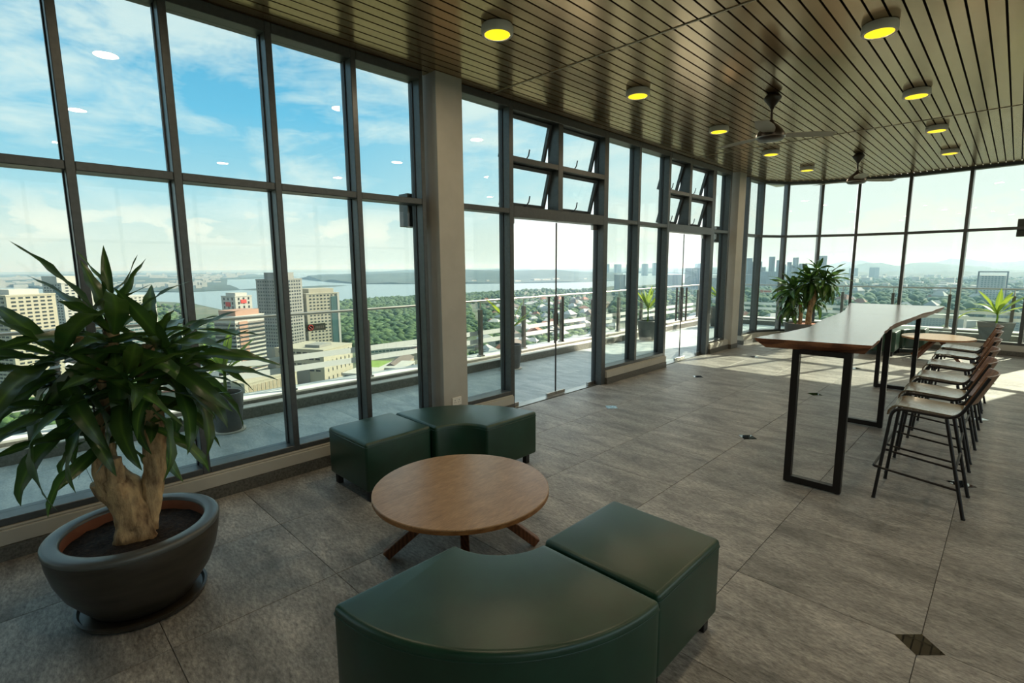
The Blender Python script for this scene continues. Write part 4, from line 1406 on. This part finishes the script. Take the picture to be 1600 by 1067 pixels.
SK = [(-1020, 2810, 158, 30), (-985, 2840, 140, 36), (-915, 2855, 164, 20), (-888, 2875, 146, 15), (-865, 2885, 124, 15), (-840, 2890, 136, 15), (-815, 2900, 158, 19), (-780, 2905, 128, 26), (-700, 2920, 165, 30),
      (-1040, 3010, 110, 60), (-740, 2960, 104, 50), (-905, 2760, 88, 60), (-860, 3050, 120, 50), (-980, 2680, 74, 70)]
for i, (x, y, h_, w_) in enumerate(SK):
    tower('hazy high-rise on the far skyline beside the second column', (x, y), 62, w_, w_, h_, 'wall_haze', (('r', 4, 1, 4, 0.45, 0.96, 'wall_grey'),), group='hazy high-rises beside the second column', name='high_rise')
for i, (x, y, h_, w_) in enumerate(((-3820, 5600, 150, 60), (-3700, 5680, 146, 70), (-3560, 5760, 140, 80), (-3400, 5850, 150, 60), (-3300, 5920, 158, 40), (-2900, 6300, 150, 60), (-2790, 6400, 160, 50), (-2690, 6500, 145, 50), (-1000, 5200, 90, 45), (-860, 5250, 96, 50))):
    tower('faint high-rise on the horizon across the water', (x, y), 62, w_, w_, h_, 'wall_haze', (), group='faint high-rises across the water', name='high_rise')

# gabled roofs by the field
def gable(label, x, y, ang, L_, w_, h_, wall, roof, name='long_house', group=None):
    a_ = R(ang)
    OCC.append((x + L_ / 2 * math.cos(a_) - w_ / 2 * math.sin(a_), y + L_ / 2 * math.sin(a_) + w_ / 2 * math.cos(a_), math.hypot(L_, w_) / 2 + 6))
    t = thing(name, label, 'building', (x, y, GZ), R(ang), group)
    MB().box(0, L_, 0, w_, 0, h_).build('body', wall, t)
    e = 1.0
    MB().add([(-e, -e, h_), (L_ + e, -e, h_), (L_ + e, w_ + e, h_), (-e, w_ + e, h_), (-e, w_ / 2, h_ + w_ * 0.3), (L_ + e, w_ / 2, h_ + w_ * 0.3)],
             [(0, 1, 5, 4), (2, 3, 4, 5), (3, 0, 4), (1, 2, 5), (3, 2, 1, 0)]).build('roof', roof, t)
    return t


gable('tan building under a long dark brown gable roof right of the field', -488, 312, 133, 74, 20, 9, 'wall_tan', 'roof_brown')
gable('building with a pink gable roof beyond the brown one', -560, 392, 128, 42, 18, 8, 'wall_cream', 'roof_pink')
gable('low building with a broad white roof beside the brown roof', -470, 345, 130, 64, 24, 7, 'wall_white', 'roof_white')
gable('low building with a white roof in front of the school', -545, 415, 120, 46, 18, 7, 'wall_white', 'roof_white')
gable('cream villa with a red hipped roof right of the door handles', -560, 640, 130, 34, 26, 12, 'wall_cream', 'roof_red')

# small houses scattered between the trees
hm = []
for wl_, rf in (('wall_cream', 'roof_red'), ('wall_white', 'roof_white'), ('wall_tan', 'roof_brown'), ('wall_white', 'wall_haze'), ('wall_white', 'roof_white')):
    bb = MB().box(0, 14, 0, 10, 0, 6)
    me = bb.mesh('house', wl_)
    bb2 = MB().box(0, 14, 0, 10, 0, 6).add([(-1, -1, 6), (15, -1, 6), (15, 11, 6), (-1, 11, 6), (4, 5, 10), (10, 5, 10)], [(0, 1, 5, 4), (2, 3, 4, 5), (3, 0, 4), (1, 2, 5), (3, 2, 1, 0)])
    me = bb2.mesh('house', wl_)
    me.materials.append(M[rf])
    me.polygons.foreach_set('material_index', [0] * 6 + [1] * 5)
    hm.append(me)


HL = [('cream', ', red roof'), ('white', ', white roof'), ('tan', ', brown roof'), ('white', ', grey roof'), ('pale', ', pale roof')]


def inside(p, poly):
    c = False
    for (xa, ya), (xb, yb) in zip(poly, poly[1:] + poly[:1]):
        if (ya > p[1]) != (yb > p[1]) and p[0] < (xb - xa) * (p[1] - ya) / (yb - ya) + xa:
            c = not c
    return c


def scatter(poly, n, rnd, pw=1.0):
    xs, ys = [p[0] for p in poly], [p[1] for p in poly]
    out = []
    g = 0
    while len(out) < n and g < n * 60:
        g += 1
        p = (rnd.uniform(min(xs), max(xs)), rnd.uniform(min(ys), max(ys)))
        if inside(p, poly) and not any(abs(p[0] - o[0]) < o[2] and abs(p[1] - o[1]) < o[2] for o in OCC) and rnd.random() < min(1, (700 / math.hypot(*p)) ** pw):
            out.append(p)
    return out


rn = random.Random(4)
TOWN = [(-430, 370), (-360, 420), (-470, 720), (-1150, 1640), (-1270, 1130), (-700, 640)]
TOWNL = [(-520, 60), (-480, 120), (-600, 190), (-980, 190), (-1150, 20), (-640, 20)]
TOWNR = [(-620, 960), (-300, 900), (30, 1200), (40, 3000), (-900, 2500)]
for poly, n_, sc_, lb in ((TOWN, 130, 0.9, 'small house among trees seen through the first glass door'), (TOWNL, 40, 1.3, 'small building in the town behind the left dracaena'), (TOWNR, 45, 1.2, 'small building in the hazy town beyond the far window')):
    for (x, y) in scatter(poly, n_, rn, 0.8):
        d = math.hypot(x, y)
        s_ = sc_ * rn.uniform(0.8, 1.4) * (1 + d / 4000)
        k = rn.randrange(len(hm))
        OCC.append((x, y, 13 * s_))
        o = ob('house', hm[k], None, (x, y, GZ), (0, 0, rn.uniform(0, 3.1)), (s_, s_ * rn.uniform(0.8, 1.6), s_ * rn.uniform(0.9, 1.5)))
        l2 = lb.replace('small', 'small ' + HL[k][0], 1) + HL[k][1]
        tag(o, l2, 'house', l2.replace('house', 'houses').replace('building', 'buildings'))

# distant town fabric: too many tiny blocks to count
bb = MB()
FARL = [(-6300, -1200), (-4600, 300), (-3700, 560), (-3500, 900), (-6500, 1800), (-11000, 3600), (-11000, -1200)]
FARM = [(-3500, 2000), (-2800, 2750), (-2500, 3800), (-6000, 8000), (-8000, 4000)]
FARR = [(-1300, 3150), (60, 3100), (300, 6000), (-1500, 6500), (-1500, 4200)]
for poly, n_, hh in ((FARL, 750, 26), (FARM, 160, 14), (FARR, 150, 18)):
    for (x, y) in scatter(poly, n_, rn, 0.5):
        s_ = rn.uniform(12, 34) * (1 + math.hypot(x, y) / 9000)
        h_ = hh * rn.uniform(0.3, 1.0) * (2.2 if rn.random() < 0.07 else 1)
        bb.box(x, x + s_, y, y + s_ * rn.uniform(0.6, 2.2), GZ, GZ + 10 + h_)
t = bb.build('distant_town', 'wall_white')
stuff(tag(t, 'countless pale blocks of the distant town across and beside the water', 'town'))


# trees -----------------------------------------------------------
def ico():
    bm = bmesh.new()
    bmesh.ops.create_icosphere(bm, subdivisions=1, radius=1)
    v = np.array([x.co[:] for x in bm.verts])
    f = np.array([[q_.index for q_ in p.verts] for p in bm.faces])
    bm.free()
    return v, f


IV, IF = ico()
rs = np.random.RandomState(3)


def blobs(name, pts, r0, r1, m, flatten=0.8, lift=0.6):
    n_ = len(pts)
    rad = rs.uniform(r0, r1, n_)
    P = np.array([(x, y, GZ) for x, y in pts])
    V = IV[None] * (1 + rs.uniform(-0.22, 0.22, (n_, len(IV), 1)))
    V = V * rad[:, None, None]
    V[:, :, 2] *= flatten
    V[:, :, 2] += (rad * lift)[:, None]
    V = V + P[:, None]
    F = IF[None] + (np.arange(n_) * len(IV))[:, None, None]
    me = bpy.data.meshes.new(name)
    V, F = V.reshape(-1, 3), F.reshape(-1, 3)
    me.vertices.add(len(V))
    me.vertices.foreach_set('co', V.ravel())
    me.loops.add(F.size)
    me.loops.foreach_set('vertex_index', F.ravel().astype(np.int32))
    me.polygons.add(len(F))
    me.polygons.foreach_set('loop_start', np.arange(0, F.size, 3, dtype=np.int32))
    me.polygons.foreach_set('use_smooth', np.ones(len(F), dtype=bool))
    me.update(calc_edges=True)
    me.validate()
    me.materials.append(M[m])
    return ob(name, me)


F1 = [(-700, 372), (-640, 400), (-600, 470), (-700, 620), (-1300, 1110), (-1760, 1790), (-1748, 1268), (-1753, 954), (-1640, 760), (-1298, 648), (-900, 430)]
F3 = [(-912, 234), (-861, 280), (-1220, 401), (-1294, 337)]
F4 = [(-560, 70), (-620, 110), (-900, 200), (-1300, 300), (-2000, 440), (-2300, 300), (-1200, 0), (-700, -20)]
pts = scatter(F1, 3800, rn, 0.55) + scatter(F3, 140, rn, 0.3)
o = blobs('forest', pts, 5.5, 10.5, 'forest_crown')
stuff(tag(o, 'dense green forest spreading to the water between the cream tower and the column', 'forest'))
pts = scatter(TOWN, 1500, rn, 0.8) + scatter([(-1290, 1110), (-1150, 1640), (-1560, 2250), (-1840, 2000), (-1760, 1790)], 350, rn, 0.3)
o = blobs('town_trees', pts, 5, 9.5, 'forest_crown')
stuff(tag(o, 'uncountable trees between the small houses behind the first glass door', 'trees'))
pts = scatter(F4, 420, rn, 0.6)
o = blobs('town_trees', pts, 5, 10, 'forest_crown')
stuff(tag(o, 'uncountable trees of the town behind the left dracaena', 'trees'))
pts = scatter([(-650, 983), (-330, 860), (-60, 900), (60, 1250), (120, 6000), (-1400, 4200), (-1417, 2133)], 2600, rn, 0.75)
o = blobs('town_trees', pts, 7, 18, 'forest_crown')
stuff(tag(o, 'uncountable trees of the hazy plain beyond the far window', 'trees'))

tms = []
for k in range(4):
    rs2 = random.Random(k)
    bb = MB()
    for _ in range(9):
        a, r_, z = rs2.uniform(0, 6.28), rs2.uniform(0, 3.6), rs2.uniform(4.2, 8.2)
        s_ = rs2.uniform(2.0, 3.3)
        v = IV * (1 + 0.2 * (np.array([noise.noise(tuple(x * 3 + k)) for x in IV])[:, None])) * s_
        bb.add([(x + r_ * math.cos(a), y + r_ * math.sin(a), z_ * 0.85 + z) for x, y, z_ in v], [tuple(f_) for f_ in IF])
    tms.append((bb.mesh('crown', 'tree_crown', smooth=80), MB().tube([(0, 0, 0), (0.1, 0, 2.5), (0, 0.1, 5.5)], [0.5, 0.4, 0.25], 6).mesh('trunk', 'tree_bark')))
NEAR = [([(-515, -12), (-470, 30), (-590, 38), (-640, -10)], 44, 'broad green tree beside the road at the lower left'),
        ([(-455, 205), (-430, 262), (-480, 300), (-490, 240)], 26, 'green tree by the foot of the cream podium'),
        ([(-610, 372), (-570, 410), (-640, 450), (-680, 390)], 34, 'green tree at the near edge of the forest'),
        ([(-470, 85), (-440, 150), (-480, 140), (-560, 70)], 22, 'green tree in front of the striped office block'),
        ([(-480, 372), (-420, 360), (-440, 440), (-520, 440)], 24, 'green tree near the white roofs right of the field')]
for poly, n_, lb in NEAR:
    for (x, y) in scatter(poly, n_, rn, 0.2):
        s_ = rn.uniform(0.75, 1.35)
        cm, tk = rn.choice(tms)
        o = thing('tree', lb, 'tree', (x, y, GZ), rn.uniform(0, 6.28), lb.replace('tree', 'trees', 1))
        o.scale = (s_, s_, s_)
        ob('crown', cm, o)
        ob('trunk', tk, o)

# roads at the lower left
def road(name, pts, w_, z):
    bb = MB()
    a, c = offset(pts, -w_ / 2), offset(pts, w_ / 2)
    n_ = len(pts)
    bb.add([(*p, z) for p in a] + [(*p, z) for p in c], [(i, i + 1, n_ + i + 1, n_ + i) for i in range(n_ - 1)])
    o = st(bb.build(name, 'asphalt'))
    for e in (-w_ / 2, w_ / 2, 0):
        ee = offset(pts, e)
        m_ = MB()
        for p, q_ in zip(ee, ee[1:]):
            m_.bar((*p, z + 0.5), (*q_, z + 0.5), 0.7, 1.0)
        m_.build('road_barrier', 'wall_white', o)
    return o


road('road', [(-640, -120), (-655, -10), (-715, 55), (-800, 130), (-980, 240)], 26, GZ + 9)
road('road', [(-470, -80), (-488, -12), (-478, 30), (-455, 90), (-440, 160), (-415, 260)], 16, GZ + 1)

# low haze lying over the land, well below the balcony
hz = bpy.data.materials.new('haze')
hz.use_nodes = True
hz.node_tree.nodes.clear()
tq = NT(hz.node_tree)
vs = tq.n('ShaderNodeVolumeScatter', None, Color=(0.44, 0.72, 1.0), Density=0.00009, Anisotropy=0.25)
tq.n('ShaderNodeOutputMaterial', None, Volume=vs.outputs[0])
M['haze'] = hz
hb = MB()
ns = 48
for r_, z in ((260, GZ - 4), (30000, GZ - 4), (30000, 110), (260, 110)):
    hb.v += [(r_ * math.cos(2 * PI * k / ns), r_ * math.sin(2 * PI * k / ns), z) for k in range(ns)]
for a in range(4):
    c = (a + 1) % 4
    for k in range(ns):
        l = (k + 1) % ns
        hb.f.append((a * ns + l, c * ns + l, c * ns + k, a * ns + k))
hb = hb.build('haze_layer', 'haze')
stuff(tag(hb, 'pale haze lying over the land and water towards the horizon', 'haze'))
